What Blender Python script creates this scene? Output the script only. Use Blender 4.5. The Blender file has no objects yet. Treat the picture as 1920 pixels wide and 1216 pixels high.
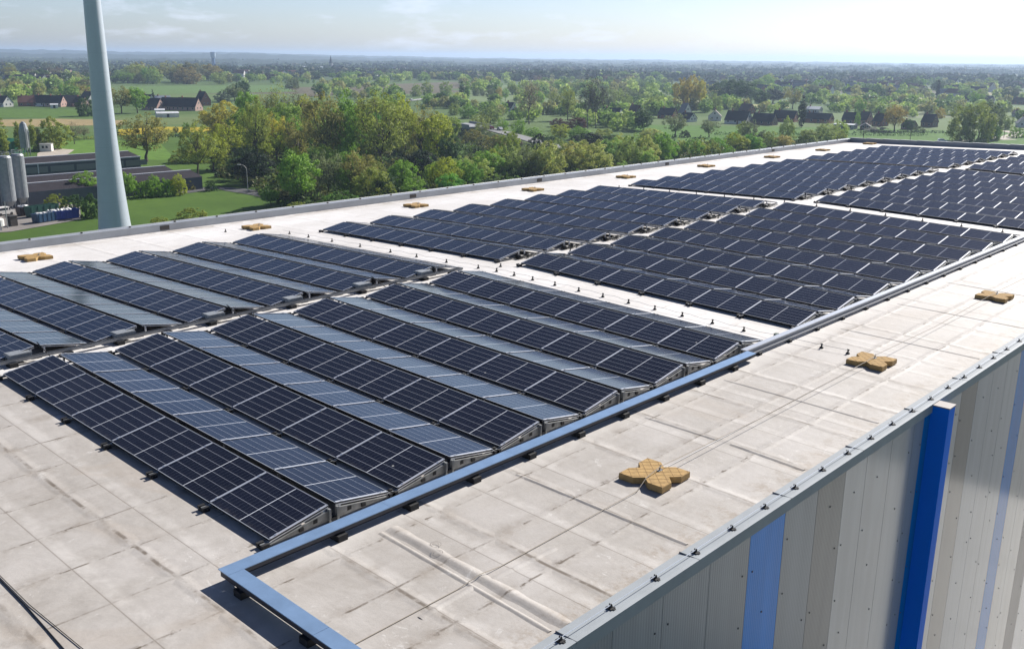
import bpy, bmesh, math, random
import numpy as np
from mathutils import Matrix, Vector
R = math.radians
sc = bpy.context.scene
C = sc.collection

# ------------------------------------------------------------------ camera
CAM = np.array([11.758, -7.291, 7.03])
YAW, PITCH, ROLL, FPX = -0.7463, 0.2703, 0.0096, 1809.0
_fw = np.array([math.sin(YAW)*math.cos(PITCH), math.cos(YAW)*math.cos(PITCH), -math.sin(PITCH)])
_rt = np.array([math.cos(YAW), -math.sin(YAW), 0.0])
_up = np.cross(_rt, _fw)
_r2 = _rt*math.cos(ROLL) + _up*math.sin(ROLL)
_u2 = -_rt*math.sin(ROLL) + _up*math.cos(ROLL)
cam_d = bpy.data.cameras.new('camera')
cam = bpy.data.objects.new('camera', cam_d); C.objects.link(cam)
cam_d.sensor_width = 36.0
cam_d.lens = FPX/1920*36
cam_d.clip_start = 0.1; cam_d.clip_end = 60000
cam.matrix_world = Matrix(((_r2[0], _u2[0], -_fw[0], CAM[0]), (_r2[1], _u2[1], -_fw[1], CAM[1]), (_r2[2], _u2[2], -_fw[2], CAM[2]), (0, 0, 0, 1)))
sc.camera = cam

# ------------------------------------------------------------------ light
SUN_EL, SUN_AZ = 35.0, 0.0            # azimuth measured from +y
sun_d = bpy.data.lights.new('sun', 'SUN'); sun_d.energy = 5.0; sun_d.angle = R(0.53); sun_d.color = (1.0, .955, .895)
sun = bpy.data.objects.new('sun', sun_d); C.objects.link(sun)
sun.rotation_euler = (-R(90-SUN_EL), 0, -R(SUN_AZ))
W = bpy.data.worlds.new('World'); sc.world = W; W.use_nodes = True
wn = W.node_tree.nodes; wl = W.node_tree.links
bg = wn['Background']; bg.inputs[1].default_value = 0.05
sky = wn.new('ShaderNodeTexSky'); sky.sky_type = 'NISHITA'; sky.sun_disc = False
sky.sun_elevation = R(SUN_EL); sky.sun_rotation = R(SUN_AZ); sky.air_density = 1.0; sky.dust_density = 0.6; sky.ozone_density = 2.0
tc = wn.new('ShaderNodeTexCoord'); mp = wn.new('ShaderNodeMapping'); mp.inputs['Scale'].default_value = (7, 7, 30)
wl.new(tc.outputs['Generated'], mp.inputs[0])
cn = wn.new('ShaderNodeTexNoise'); cn.inputs['Scale'].default_value = 2.2; cn.inputs['Detail'].default_value = 9; cn.inputs['Roughness'].default_value = .58
wl.new(mp.outputs[0], cn.inputs['Vector'])
cr = wn.new('ShaderNodeValToRGB'); cr.color_ramp.elements[0].position = .53; cr.color_ramp.elements[1].position = .74
cr.color_ramp.elements[1].color = (.5, .5, .5, 1)
wl.new(cn.outputs['Fac'], cr.inputs[0])
cm = wn.new('ShaderNodeMix'); cm.data_type = 'RGBA'
wl.new(cr.outputs[0], cm.inputs[0]); wl.new(sky.outputs[0], cm.inputs[6]); cm.inputs[7].default_value = (10.6, 10.4, 9.6, 1)
tint = wn.new('ShaderNodeMix'); tint.data_type = 'RGBA'; tint.blend_type = 'MULTIPLY'; tint.inputs[0].default_value = 1.0
wl.new(cm.outputs[2], tint.inputs[6]); tint.inputs[7].default_value = (.84, .92, 1.20, 1)      # clear blue spring air
# pale low-level haze brightens the band just above the horizon
sz = wn.new('ShaderNodeSeparateXYZ'); wl.new(tc.outputs['Generated'], sz.inputs[0])
hb_ = wn.new('ShaderNodeMapRange'); hb_.interpolation_type = 'SMOOTHSTEP'; hb_.inputs[1].default_value = .02; hb_.inputs[2].default_value = .42; hb_.inputs[3].default_value = 1.48; hb_.inputs[4].default_value = .66
wl.new(sz.outputs[2], hb_.inputs[0])
hs = wn.new('ShaderNodeVectorMath'); hs.operation = 'SCALE'; wl.new(tint.outputs[2], hs.inputs[0]); wl.new(hb_.outputs[0], hs.inputs['Scale'])
wl.new(hs.outputs[0], bg.inputs[0])
sc.view_settings.view_transform = 'Standard'; sc.view_settings.look = 'None'
sc.view_settings.exposure = 0.68; sc.view_settings.gamma = 1.0; sc.view_settings.use_curve_mapping = False
sc.cycles.max_bounces = 6; sc.cycles.diffuse_bounces = 3; sc.cycles.glossy_bounces = 3; sc.cycles.transmission_bounces = 3
sc.cycles.volume_bounces = 0; sc.cycles.transparent_max_bounces = 4
sc.cycles.use_denoising = True

# ------------------------------------------------------------------ places
G = -31.0                                              # ground level, roof ridge is z = 0
XR, SR, SL = -10.18, 0.0226, 0.0218                     # roof ridge line and the two falls
def rz(x): return -SR*(x-XR) if x > XR else SL*(x-XR)
def spot(px, py, z=G):
    """point of the level plane z seen at photograph position (px, py) from the surveyed viewpoint"""
    d = _fw*FPX + _r2*(px-960) - _u2*(py-608)
    t = (z-CAM[2])/d[2]
    return CAM + t*d
def mpp(p):                                             # metres per photograph pixel at point p
    return float((np.array(p)-CAM) @ _fw)/FPX
def bearing(p):
    return math.atan2(p[1]-CAM[1], p[0]-CAM[0])

# ------------------------------------------------------------------ materials
def lin(c):
    return tuple(((v/255)/12.92 if v/255 <= .04045 else ((v/255+.055)/1.055)**2.4) for v in c)
MATS = {}
def mat(name, col, rough=.6, metal=0.0, var=0.0, scale=3.0, spec=.5, bump=0.0, bscale=20.0, objcol=False):
    if name in MATS: return MATS[name]
    m = bpy.data.materials.new(name); m.use_nodes = True
    n = m.node_tree.nodes; l = m.node_tree.links; b = n['Principled BSDF']
    b.inputs['Base Color'].default_value = (*col, 1); b.inputs['Roughness'].default_value = rough
    b.inputs['Metallic'].default_value = metal; b.inputs['Specular IOR Level'].default_value = spec
    t = None
    if var or bump or objcol:
        t = n.new('ShaderNodeTexCoord')
    src = None
    if objcol:
        oi = n.new('ShaderNodeObjectInfo'); src = oi.outputs['Color']
    if var:
        x = n.new('ShaderNodeTexNoise'); x.inputs['Scale'].default_value = scale; x.inputs['Detail'].default_value = 6; x.inputs['Roughness'].default_value = .65
        l.new(t.outputs['Object'], x.inputs['Vector'])
        mr = n.new('ShaderNodeMapRange'); mr.inputs[1].default_value = .3; mr.inputs[2].default_value = .7
        mr.inputs[3].default_value = 1-var; mr.inputs[4].default_value = 1+var; l.new(x.outputs[0], mr.inputs[0])
        mx = n.new('ShaderNodeVectorMath'); mx.operation = 'SCALE'
        if src: l.new(src, mx.inputs[0])
        else: mx.inputs[0].default_value = col
        l.new(mr.outputs[0], mx.inputs['Scale']); src = mx.outputs[0]
    if src: l.new(src, b.inputs['Base Color'])
    if bump:
        x2 = n.new('ShaderNodeTexNoise'); x2.inputs['Scale'].default_value = bscale; x2.inputs['Detail'].default_value = 4
        l.new(t.outputs['Object'], x2.inputs['Vector'])
        bu = n.new('ShaderNodeBump'); bu.inputs['Strength'].default_value = bump; bu.inputs['Distance'].default_value = .02
        l.new(x2.outputs[0], bu.inputs['Height']); l.new(bu.outputs[0], b.inputs['Normal'])
    MATS[name] = m
    return m

class NB:
    """small helper for building node chains"""
    def __init__(s, name):
        s.m = bpy.data.materials.new(name); s.m.use_nodes = True
        s.n = s.m.node_tree.nodes; s.l = s.m.node_tree.links; s.b = s.n['Principled BSDF']
    def _in(s, sock, v):
        if isinstance(v, (int, float)): sock.default_value = v
        elif isinstance(v, tuple): sock.default_value = v
        else: s.l.new(v, sock)
    def math(s, op, a, b=0.0, c=0.0, clamp=False):
        x = s.n.new('ShaderNodeMath'); x.operation = op; x.use_clamp = clamp
        s._in(x.inputs[0], a); s._in(x.inputs[1], b); s._in(x.inputs[2], c); return x.outputs[0]
    def noise(s, vec, scale, detail=4, rough=.55, dist=0.0):
        x = s.n.new('ShaderNodeTexNoise'); x.inputs['Scale'].default_value = scale; x.inputs['Detail'].default_value = detail
        x.inputs['Roughness'].default_value = rough; x.inputs['Distortion'].default_value = dist
        s.l.new(vec, x.inputs['Vector']); return x.outputs[0]
    def ramp(s, v, a, b, lo=0.0, hi=1.0):
        x = s.n.new('ShaderNodeMapRange'); x.interpolation_type = 'SMOOTHSTEP'
        s._in(x.inputs[0], v); x.inputs[1].default_value = a; x.inputs[2].default_value = b; x.inputs[3].default_value = lo; x.inputs[4].default_value = hi
        return x.outputs[0]
    def mix(s, f, a, b):
        x = s.n.new('ShaderNodeMix'); x.data_type = 'RGBA'
        s._in(x.inputs[0], f)
        s._in(x.inputs[6], a if not (isinstance(a, tuple) and len(a) == 3) else (*a, 1)); s._in(x.inputs[7], b if not (isinstance(b, tuple) and len(b) == 3) else (*b, 1))
        return x.outputs[2]
    def obj(s):
        t = s.n.new('ShaderNodeTexCoord'); return t.outputs['Object']
    def sep(s, v):
        x = s.n.new('ShaderNodeSeparateXYZ'); s.l.new(v, x.inputs[0]); return x.outputs
    def mapped(s, v, scale):
        x = s.n.new('ShaderNodeMapping'); x.inputs['Scale'].default_value = scale; s.l.new(v, x.inputs[0]); return x.outputs[0]

def roof_material():
    k = NB('roof_membrane'); o = k.obj(); x, y, z = k.sep(o)
    wob = k.math('MULTIPLY', k.math('SUBTRACT', k.noise(o, .9, 3), .5), .10)
    wx = k.math('ADD', x, wob); wy = k.math('ADD', y, wob)
    dx = k.math('PINGPONG', k.math('SUBTRACT', wx, 1.02), .61)
    dy = k.math('PINGPONG', k.math('SUBTRACT', wy, .6), 1.02)
    roll = k.math('PINGPONG', k.math('ADD', y, 2.40), .76)            # welded laps of the membrane rolls
    brk = k.noise(o, .55, 5, .6); brk2 = k.noise(o, 2.6, 5, .65)
    on = k.ramp(brk, .40, .60)
    lx = k.math('MULTIPLY', k.math('ADD', k.ramp(dx, .008, .030, 1, 0), k.math('MULTIPLY', k.ramp(dx, .02, .13, 1, 0), k.ramp(k.noise(k.mapped(o, (1, .35, 1)), 7, 8, .8), .52, .62))), k.ramp(brk2, .43, .60))
    ly = k.math('MULTIPLY', k.ramp(dy, .012, .050, 1, 0), k.ramp(k.noise(o, 2.1, 5, .65), .42, .60))
    lr = k.math('MULTIPLY', k.ramp(roll, .004, .016, 1, 0), .55)
    wide = k.math('MAXIMUM', k.ramp(dx, .0, .30, 1, 0), k.ramp(dy, .0, .34, 1, 0))
    grime = k.math('MULTIPLY', wide, k.ramp(k.noise(o, 1.5, 7, .7), .45, .75))
    lines = k.math('MAXIMUM', k.math('MULTIPLY', k.math('MAXIMUM', lx, ly), k.ramp(brk, .35, .6, .35, 1)), lr)
    blot = k.ramp(k.noise(o, .33, 8, .68), .35, .70)
    fine = k.ramp(k.noise(o, 5.5, 8, .75), .30, .75)
    streak = k.ramp(k.noise(k.mapped(o, (3.0, .5, 1)), 1.7, 6, .7), .52, .75)
    # outer strip weathered; grazing-view sheen is painted into the whiter inner field
    aged_no_sheen = k.math('MAXIMUM', k.ramp(k.math('ADD', x, k.math('MULTIPLY', blot, .8)), .1, 1.5), k.ramp(k.math('ADD', y, k.math('MULTIPLY', blot, .5)), .62, .10))
    aged_no_sheen = k.math('MULTIPLY', aged_no_sheen, k.ramp(y, 8, 45, 1, .6))  # margin tone fades with distance, painting in the grazing whiteness
    clean_sheen = k.mix(blot, (.60, .575, .545), (.72, .70, .68))
    old = k.mix(blot, (.335, .308, .275), (.44, .413, .384))
    old = k.mix(k.math('MULTIPLY', fine, .40), old, (.50, .47, .435))
    old = k.mix(k.math('MULTIPLY', streak, .22), old, (.25, .21, .175))
    scuff = k.ramp(k.noise(k.mapped(o, (1.0, .6, 1)), 3.3, 9, .8, .6), .60, .66)
    old = k.mix(k.math('MULTIPLY', scuff, .55), old, (.58, .56, .53))
    col = k.mix(aged_no_sheen, clean_sheen, old)
    col = k.mix(k.math('MULTIPLY', grime, k.math('ADD', k.math('MULTIPLY', aged_no_sheen, .55), .12)), col, (.24, .20, .16))
    edge = k.math('MULTIPLY', k.ramp(x, 3.85, 4.35), k.ramp(k.noise(o, 3.2, 8, .8), .46, .62))
    edge = k.math('MAXIMUM', edge, k.math('MULTIPLY', k.ramp(x, -26.2, -27.1), k.ramp(k.noise(k.mapped(o, (1, .35, 1)), 1.6, 7, .75), .40, .62)))
    col = k.mix(k.math('MULTIPLY', edge, .55), col, (.25, .20, .15))
    band = k.math('MULTIPLY', k.ramp(k.math('PINGPONG', k.math('ADD', y, 2.27), .76), .04, .17, 1, 0), k.ramp(brk2, .3, .6))
    col = k.mix(k.math('MULTIPLY', band, k.math('MULTIPLY', aged_no_sheen, .35)), col, (.60, .57, .53))
    spk = k.math('MULTIPLY', k.ramp(k.noise(o, 9.0, 10, .85), .57, .66), k.ramp(k.noise(o, .8, 4, .6), .45, .7))
    col = k.mix(k.math('MULTIPLY', spk, k.math('ADD', k.math('MULTIPLY', aged_no_sheen, .30), .05)), col, (.22, .18, .14))
    crust = k.math('MULTIPLY', k.ramp(k.noise(k.mapped(o, (.9, 1.6, 1)), 4.5, 9, .8, .9), .58, .62), k.ramp(k.noise(o, .45, 3, .5), .5, .62))
    col = k.mix(k.math('MULTIPLY', crust, k.math('MULTIPLY', aged_no_sheen, .6)), col, (.62, .60, .57))
    pond = k.ramp(k.noise(o, .23, 4, .5, 1.2), .54, .60); ring = k.math('MULTIPLY', pond, k.ramp(k.noise(o, .23, 4, .5, 1.2), .66, .60))
    col = k.mix(k.math('MULTIPLY', ring, k.math('MULTIPLY', aged_no_sheen, .25)), col, (.36, .30, .24))
    col = k.mix(k.math('MULTIPLY', lines, k.math('ADD', k.math('MULTIPLY', aged_no_sheen, .54), .34)), col, (.12, .095, .07))
    k.l.new(col, k.b.inputs['Base Color']); k.b.inputs['Roughness'].default_value = .6; k.b.inputs['Specular IOR Level'].default_value = .28
    h = k.math('ADD', k.math('MULTIPLY', k.math('MAXIMUM', k.ramp(dx, .02, .14, 1, 0), k.ramp(dy, .02, .16, 1, 0)), .6), k.math('MULTIPLY', k.noise(o, 1.3, 6, .6), 1.2))
    h = k.math('ADD', h, k.math('MULTIPLY', k.noise(o, 14, 5, .7), .12))
    bu = k.n.new('ShaderNodeBump'); bu.inputs['Strength'].default_value = .42; bu.inputs['Distance'].default_value = .035
    k.l.new(h, bu.inputs['Height']); k.l.new(bu.outputs[0], k.b.inputs['Normal'])
    return k.m

def cell_material():
    k = NB('solar_cells')
    uv = k.n.new('ShaderNodeUVMap').outputs[0]; u, v, _ = k.sep(uv)
    dv = k.math('PINGPONG', k.math('MULTIPLY', v, 6), .5)
    du = k.math('PINGPONG', k.math('MULTIPLY', u, 18), .5)
    mid = k.math('ABSOLUTE', k.math('SUBTRACT', u, .5))
    l1 = k.ramp(dv, .010, .020, 1, 0); l2 = k.math('MULTIPLY', k.ramp(du, .010, .024, 1, 0), .22)
    l3 = k.ramp(mid, .0035, .0050, 1, 0)
    bus = k.math('MULTIPLY', k.ramp(k.math('PINGPONG', k.math('MULTIPLY', v, 60), .5), .06, .10, 1, 0), .05)
    oi = k.n.new('ShaderNodeObjectInfo').outputs['Random']
    base = k.mix(oi, (.0035, .0040, .0095), (.006, .0070, .015))
    base = k.mix(bus, base, (.4, .42, .45))
    wht = k.mix(k.math('MULTIPLY', k.math('MAXIMUM', l1, l2), .62), base, (.55, .57, .62))
    wht = k.mix(l3, wht, (.70, .72, .76))
    dust = k.noise(k.obj(), 2.0, 5, .6)
    low = k.math('MULTIPLY', k.ramp(v, .10, .0), k.ramp(k.noise(k.obj(), 6.0, 6, .7), .4, .7)); wht = k.mix(k.math('MULTIPLY', low, k.math('MULTIPLY', oi, .10)), wht, (.45, .40, .33))
    wht = k.mix(k.ramp(dust, .5, .9, 0, .014), wht, (.5, .45, .38))
    vo = k.n.new('ShaderNodeTexVoronoi'); vo.inputs['Scale'].default_value = 3.2; k.l.new(k.n.new('ShaderNodeNewGeometry').outputs['Position'], vo.inputs['Vector'])
    drop = k.math('MULTIPLY', k.ramp(vo.outputs['Distance'], .05, .09, 1, 0), k.math('GREATER_THAN', k.sep(vo.outputs['Color'])[0], .975))
    wht = k.mix(k.math('MULTIPLY', drop, .7), wht, (.55, .54, .5))
    k.l.new(wht, k.b.inputs['Base Color'])
    k.b.inputs['Roughness'].default_value = .13; k.b.inputs['IOR'].default_value = 1.45; k.b.inputs['Specular IOR Level'].default_value = .47
    return k.m

def leaf_material(name, trans=.35):
    m = bpy.data.materials.new(name); m.use_nodes = True
    n = m.node_tree.nodes; l = m.node_tree.links; b = n['Principled BSDF']
    oi = n.new('ShaderNodeObjectInfo'); t = n.new('ShaderNodeTexCoord')
    x = n.new('ShaderNodeTexNoise'); x.inputs['Scale'].default_value = 7; x.inputs['Detail'].default_value = 3
    l.new(t.outputs['Object'], x.inputs['Vector'])
    ge = n.new('ShaderNodeNewGeometry')
    ad = n.new('ShaderNodeMath'); ad.operation = 'MULTIPLY_ADD'; ad.inputs[1].default_value = .8; ad.inputs[2].default_value = .0
    l.new(ge.outputs['Random Per Island'], ad.inputs[0])
    mr = n.new('ShaderNodeMapRange'); mr.inputs[1].default_value = .3; mr.inputs[2].default_value = .7; mr.inputs[3].default_value = .42; mr.inputs[4].default_value = 1.75
    l.new(x.outputs[0], mr.inputs[0])
    su = n.new('ShaderNodeMath'); su.operation = 'ADD'; l.new(mr.outputs[0], su.inputs[0]); l.new(ad.outputs[0], su.inputs[1])
    mx = n.new('ShaderNodeVectorMath'); mx.operation = 'SCALE'; l.new(oi.outputs['Color'], mx.inputs[0]); l.new(su.outputs[0], mx.inputs['Scale'])
    l.new(mx.outputs[0], b.inputs['Base Color']); b.inputs['Roughness'].default_value = .65; b.inputs['Specular IOR Level'].default_value = .25
    tr = n.new('ShaderNodeBsdfTranslucent'); l.new(mx.outputs[0], tr.inputs['Color'])
    ms = n.new('ShaderNodeMixShader'); ms.inputs[0].default_value = trans
    l.new(b.outputs[0], ms.inputs[1]); l.new(tr.outputs[0], ms.inputs[2]); l.new(ms.outputs[0], n['Material Output'].inputs[0])
    return m

def ground_material():
    k = NB('meadow_ground'); o = k.obj()
    v = k.n.new('ShaderNodeTexVoronoi'); v.inputs['Scale'].default_value = .0052; v.inputs['Randomness'].default_value = .9
    k.l.new(k.mapped(o, (1.0, .55, 1)), v.inputs['Vector']); c = k.sep(v.outputs['Color'])
    big = k.noise(o, .02, 6, .6); fine = k.noise(o, .35, 6, .7)
    near = k.mix(k.ramp(big, .3, .7), (.055, .105, .017), (.085, .150, .025))
    near = k.mix(k.ramp(fine, .35, .75, 0, .5), near, (.045, .085, .016))
    fld = k.mix(k.ramp(c[0], .15, .85), (.075, .125, .035), (.12, .17, .06))
    fld = k.mix(k.ramp(c[1], .90, .93), fld, (.12, .105, .07))
    fld = k.mix(k.ramp(c[2], .82, .86), fld, (.20, .22, .10))
    fld = k.mix(k.ramp(fine, .4, .8, 0, .25), fld, (.05, .09, .02))
    dist = k.n.new('ShaderNodeVectorMath'); dist.operation = 'LENGTH'; k.l.new(o, dist.inputs[0])
    col = k.mix(k.ramp(dist.outputs['Value'], 420, 620), near, fld)
    wood = k.mix(k.noise(o, .006, 5, .6), (.040, .062, .026), (.075, .095, .042))
    patch = k.ramp(k.noise(k.mapped(o, (1, .5, 1)), .0016, 4, .6), .50, .56)
    col = k.mix(k.math('MULTIPLY', k.ramp(dist.outputs['Value'], 1200, 2100), k.math('SUBTRACT', 1.0, k.math('MULTIPLY', patch, .9))), col, wood)
    k.l.new(col, k.b.inputs['Base Color']); k.b.inputs['Roughness'].default_value = .9; k.b.inputs['Specular IOR Level'].default_value = .1
    return k.m

def wall_material(name, col, ribs):
    k = NB(name); o = k.obj(); x, y, z = k.sep(o)
    n1 = k.noise(k.mapped(o, (1, 1.5, .12)), 1.2, 5, .6)
    d = k.ramp(n1, .3, .7, .90, 1.06)
    s = k.n.new('ShaderNodeVectorMath'); s.operation = 'SCALE'; s.inputs[0].default_value = col; k.l.new(d, s.inputs['Scale'])
    k.l.new(s.outputs[0], k.b.inputs['Base Color']); k.b.inputs['Roughness'].default_value = .17 if not ribs else .34; k.b.inputs['Specular IOR Level'].default_value = .5 if col[2] < .45 else .18
    h = k.ramp(k.math('PINGPONG', y, .033), .012, .024) if ribs else k.math('MULTIPLY', k.ramp(k.math('PINGPONG', y, .1), .02, .08), .25)
    bu = k.n.new('ShaderNodeBump'); bu.inputs['Strength'].default_value = .36 if ribs else .2; bu.inputs['Distance'].default_value = .004
    k.l.new(h, bu.inputs['Height']); k.l.new(bu.outputs[0], k.b.inputs['Normal'])
    return k.m

M_ROOF = roof_material(); M_CELL = cell_material(); M_LEAF = leaf_material('leaves', .38); M_GROUND = ground_material()
M_ALU = mat('aluminium', (.72, .73, .75), .40, .65, .08, 8)
M_FRAME = mat('panel_frame', (.012, .012, .014), .5)
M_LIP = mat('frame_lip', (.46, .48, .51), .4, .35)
M_RAIL = mat('rail_aluminium', (.30, .31, .32), .5, .6, .1, 8)  # aluminium darkened so the gap beneath the panels reads as shade
M_BACK = mat('panel_back', (.085, .07, .055), .8, spec=.2)  # pale backsheet coloured dark brown for the shade beneath the panels
M_GALV = mat('galvanised_steel', (.33, .345, .35), .5, .45, .25, 9, bump=.1)
M_LID = mat('tray_lid', (.25, .375, .55), .34, .45, .12, 2.5, bump=.05, bscale=3)  # galvanised lid; the reflected sky blue is put into its base colour
M_BLACK = mat('black_rubber', (.012, .012, .013), .7, var=.2)
M_CABLE = mat('black_cable', (.012, .012, .012), .55)
M_WIRE = mat('conductor_wire', (.55, .55, .54), .4, .7)
M_TRIM = mat('edge_trim', (.30, .325, .34), .6, 0, .07, 2, spec=.3)
M_PARA = mat('parapet_sheet', (.40, .42, .44), .42, .3, .10, 1.2)
M_TAN = mat('ballast_mat', (.40, .255, .095), .9, var=.24, scale=9, bump=.4, bscale=60)
M_BARK = mat('bark', (.075, .058, .042), .9, var=.35, scale=6)
M_BARKP = mat('pale_bark', (.19, .17, .14), .9, var=.3, scale=6)

# ------------------------------------------------------------------ mesh helpers
def link(o, parent=None):
    C.objects.link(o)
    if parent: o.parent = parent
    return o
def tag(o, label=None, cat=None, group=None, kind=None):
    if label: o['label'] = label
    if cat: o['category'] = cat
    if group: o['group'] = group
    if kind: o['kind'] = kind
    return o
def empty(name, loc, label, cat, group=None, rz_=0.0, rot=None):
    o = bpy.data.objects.new(name, None); o.empty_display_size = .2; o.location = loc
    o.rotation_euler = rot if rot else (0, 0, rz_)
    return tag(link(o), label, cat, group)
class MB:
    """collects shapes, then becomes one mesh object"""
    def __init__(s): s.v = []; s.f = []; s.mi = []; s.uv = {}
    def add(s, vs, fs, mi=0):
        b = len(s.v); s.v += [tuple(v) for v in vs]
        for f in fs: s.f.append(tuple(b+i for i in f)); s.mi.append(mi)
    def box(s, c, d, mi=0, M=None):
        x, y, z = d[0]/2, d[1]/2, d[2]/2
        vs = [(-x, -y, -z), (x, -y, -z), (x, y, -z), (-x, y, -z), (-x, -y, z), (x, -y, z), (x, y, z), (-x, y, z)]
        if M is not None: vs = [tuple(M @ Vector(v)) for v in vs]
        vs = [(v[0]+c[0], v[1]+c[1], v[2]+c[2]) for v in vs]
        s.add(vs, [(0, 3, 2, 1), (4, 5, 6, 7), (0, 1, 5, 4), (1, 2, 6, 5), (2, 3, 7, 6), (3, 0, 4, 7)], mi)
    def span(s, a, b, mi=0):
        s.box([(a[i]+b[i])/2 for i in range(3)], [abs(b[i]-a[i]) for i in range(3)], mi)
    def prism(s, pts, z0, z1, mi=0):
        n = len(pts); s.add([(p[0], p[1], z0) for p in pts]+[(p[0], p[1], z1) for p in pts],
            [tuple(reversed(range(n))), tuple(range(n, 2*n))]+[(i, (i+1) % n, n+(i+1) % n, n+i) for i in range(n)], mi)
    def loft(s, poly, axis_from, axis_to, mi=0):
        """poly: points; swept from vector a to vector b"""
        n = len(poly); a = Vector(axis_from); b = Vector(axis_to)
        s.add([tuple(Vector(p)+a) for p in poly]+[tuple(Vector(p)+b) for p in poly],
            [tuple(reversed(range(n))), tuple(range(n, 2*n))]+[(i, (i+1) % n, n+(i+1) % n, n+i) for i in range(n)], mi)
    def tube(s, pts, rad, n=6, mi=0, cap=True):
        pts = [Vector(p) for p in pts]; rs = rad if isinstance(rad, (list, tuple)) else [rad]*len(pts)
        vs = []; fs = []
        for i, p in enumerate(pts):
            d = (pts[min(i+1, len(pts)-1)]-pts[max(i-1, 0)])
            d = d.normalized() if d.length > 1e-9 else Vector((0, 0, 1))
            a = d.cross(Vector((0, 0, 1)) if abs(d.z) < .9 else Vector((1, 0, 0))).normalized(); b = d.cross(a)
            for j in range(n):
                t = 2*math.pi*j/n; vs.append(tuple(p+(a*math.cos(t)+b*math.sin(t))*rs[i]))
        for i in range(len(pts)-1):
            for j in range(n):
                fs.append((i*n+j, i*n+(j+1) % n, (i+1)*n+(j+1) % n, (i+1)*n+j))
        if cap: fs.append(tuple(reversed(range(n)))); fs.append(tuple(range((len(pts)-1)*n, len(pts)*n)))
        s.add(vs, fs, mi)
    def mesh(s, name, mats, smooth=False):
        me = bpy.data.meshes.new(name); me.from_pydata(s.v, [], s.f)
        for m in (mats if isinstance(mats, (list, tuple)) else [mats]): me.materials.append(m)
        me.polygons.foreach_set('material_index', s.mi)
        if smooth: me.polygons.foreach_set('use_smooth', [True]*len(s.f))
        me.update(); 
        bm = bmesh.new(); bm.from_mesh(me); bmesh.ops.recalc_face_normals(bm, faces=bm.faces); bm.to_mesh(me); bm.free()
        return me
    def build(s, name, mats, parent=None, loc=None, smooth=False):
        o = bpy.data.objects.new(name, s.mesh(name, mats, smooth))
        if loc is not None: o.location = loc
        return link(o, parent)
def put(name, me, parent=None, loc=(0, 0, 0), rot=(0, 0, 0), scale=(1, 1, 1), color=None):
    o = bpy.data.objects.new(name, me); o.location = loc; o.rotation_euler = rot; o.scale = scale
    if color: o.color = (*color, 1)
    return link(o, parent)
def copy_tree(o, parent=None):
    c = o.copy(); C.objects.link(c)
    if parent: c.parent = parent
    for ch in list(o.children): copy_tree(ch, c)
    return c

# ================================================================== SETTING
def sheet(name, pts, z, m, kind='structure', th=0.0):
    b = MB(); b.add([(p[0], p[1], z) for p in pts], [tuple(range(len(pts)))])
    o = b.build(name, m); o['kind'] = kind; return o
b = MB(); b.add([(-16000, -6000, G), (9000, -6000, G), (9000, 18000, G), (-16000, 18000, G)], [(0, 1, 2, 3)])
b.build('ground', M_GROUND)['kind'] = 'structure'
def field(name, pix, col, dz=.05, var=.25, scale=.3):
    m = mat(name+'_%d' % len(MATS), col, .9, var=var, scale=scale, spec=.1)
    return sheet(name, [spot(x, y)[:2] for x, y in pix], G+dz, m)
field('field', [(-40, 204), (200, 206), (200, 221), (-40, 221)], (.085, .150, .030))
field('tan_field', [(-40, 225), (110, 223), (230, 226), (230, 234), (60, 238), (-40, 236)], (.30, .235, .12), .06)
field('rapeseed_field', [(222, 243), (300, 238), (400, 239), (404, 247), (300, 250), (222, 254)], (.38, .30, .025), .07, .2)
field('field', [(220, 222), (400, 219), (430, 232), (220, 236)], (.13, .17, .06), .05)
field('field', [(40, 268), (190, 262), (300, 268), (330, 300), (180, 300), (100, 284)], (.105, .19, .030), .05)
field('field', [(230, 162), (520, 160), (560, 172), (230, 178)], (.11, .18, .055), .08)
field('field', [(560, 164), (900, 152), (900, 164), (580, 182)], (.13, .115, .075), .08)
field('field', [(880, 160), (1260, 160), (1250, 200), (880, 190)], (.15, .20, .085), .08)
field('field', [(1400, 196), (1480, 196), (1480, 203), (1400, 203)], (.30, .30, .13), .10)
field('field', [(1190, 234), (1600, 240), (1950, 249), (2000, 300), (1560, 282), (1190, 262)], (.075, .155, .022), .06)
field('field', [(1560, 199), (1780, 199), (1790, 212), (1560, 208)], (.12, .19, .05), .06)
field('field', [(1680, 208), (1860, 209), (1860, 220), (1700, 222)], (.17, .20, .11), .08)
field('field', [(1760, 172), (1860, 173), (1860, 179), (1760, 178)], (.26, .25, .13), .10)
M_ASPH = mat('asphalt', (.07, .07, .072), .85, var=.15, scale=.5)
M_CONC = mat('concrete', (.34, .33, .31), .85, var=.15, scale=.4)
M_GRAVEL = mat('gravel_path', (.40, .35, .29), .9, var=.15, scale=.5)
def ribbon(name, pts, w, m, dz=.08, zs=None):
    b = MB(); P = [np.array(p[:2]) for p in pts]; vs = []
    for i, p in enumerate(P):
        d = P[min(i+1, len(P)-1)]-P[max(i-1, 0)]; d = d/np.linalg.norm(d); nrm = np.array([-d[1], d[0]])*w/2
        z = G+dz if zs is None else zs[i]
        vs += [(*(p+nrm), z), (*(p-nrm), z)]
    b.add(vs, [(2*i, 2*i+1, 2*i+3, 2*i+2) for i in range(len(P)-1)])
    o = b.build(name, m); o['kind'] = 'structure'; return o
ribbon('road', [spot(*q) for q in [(330, 362), (405, 352), (440, 356), (480, 362), (540, 374)]], 6.5, M_ASPH, .10)
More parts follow.
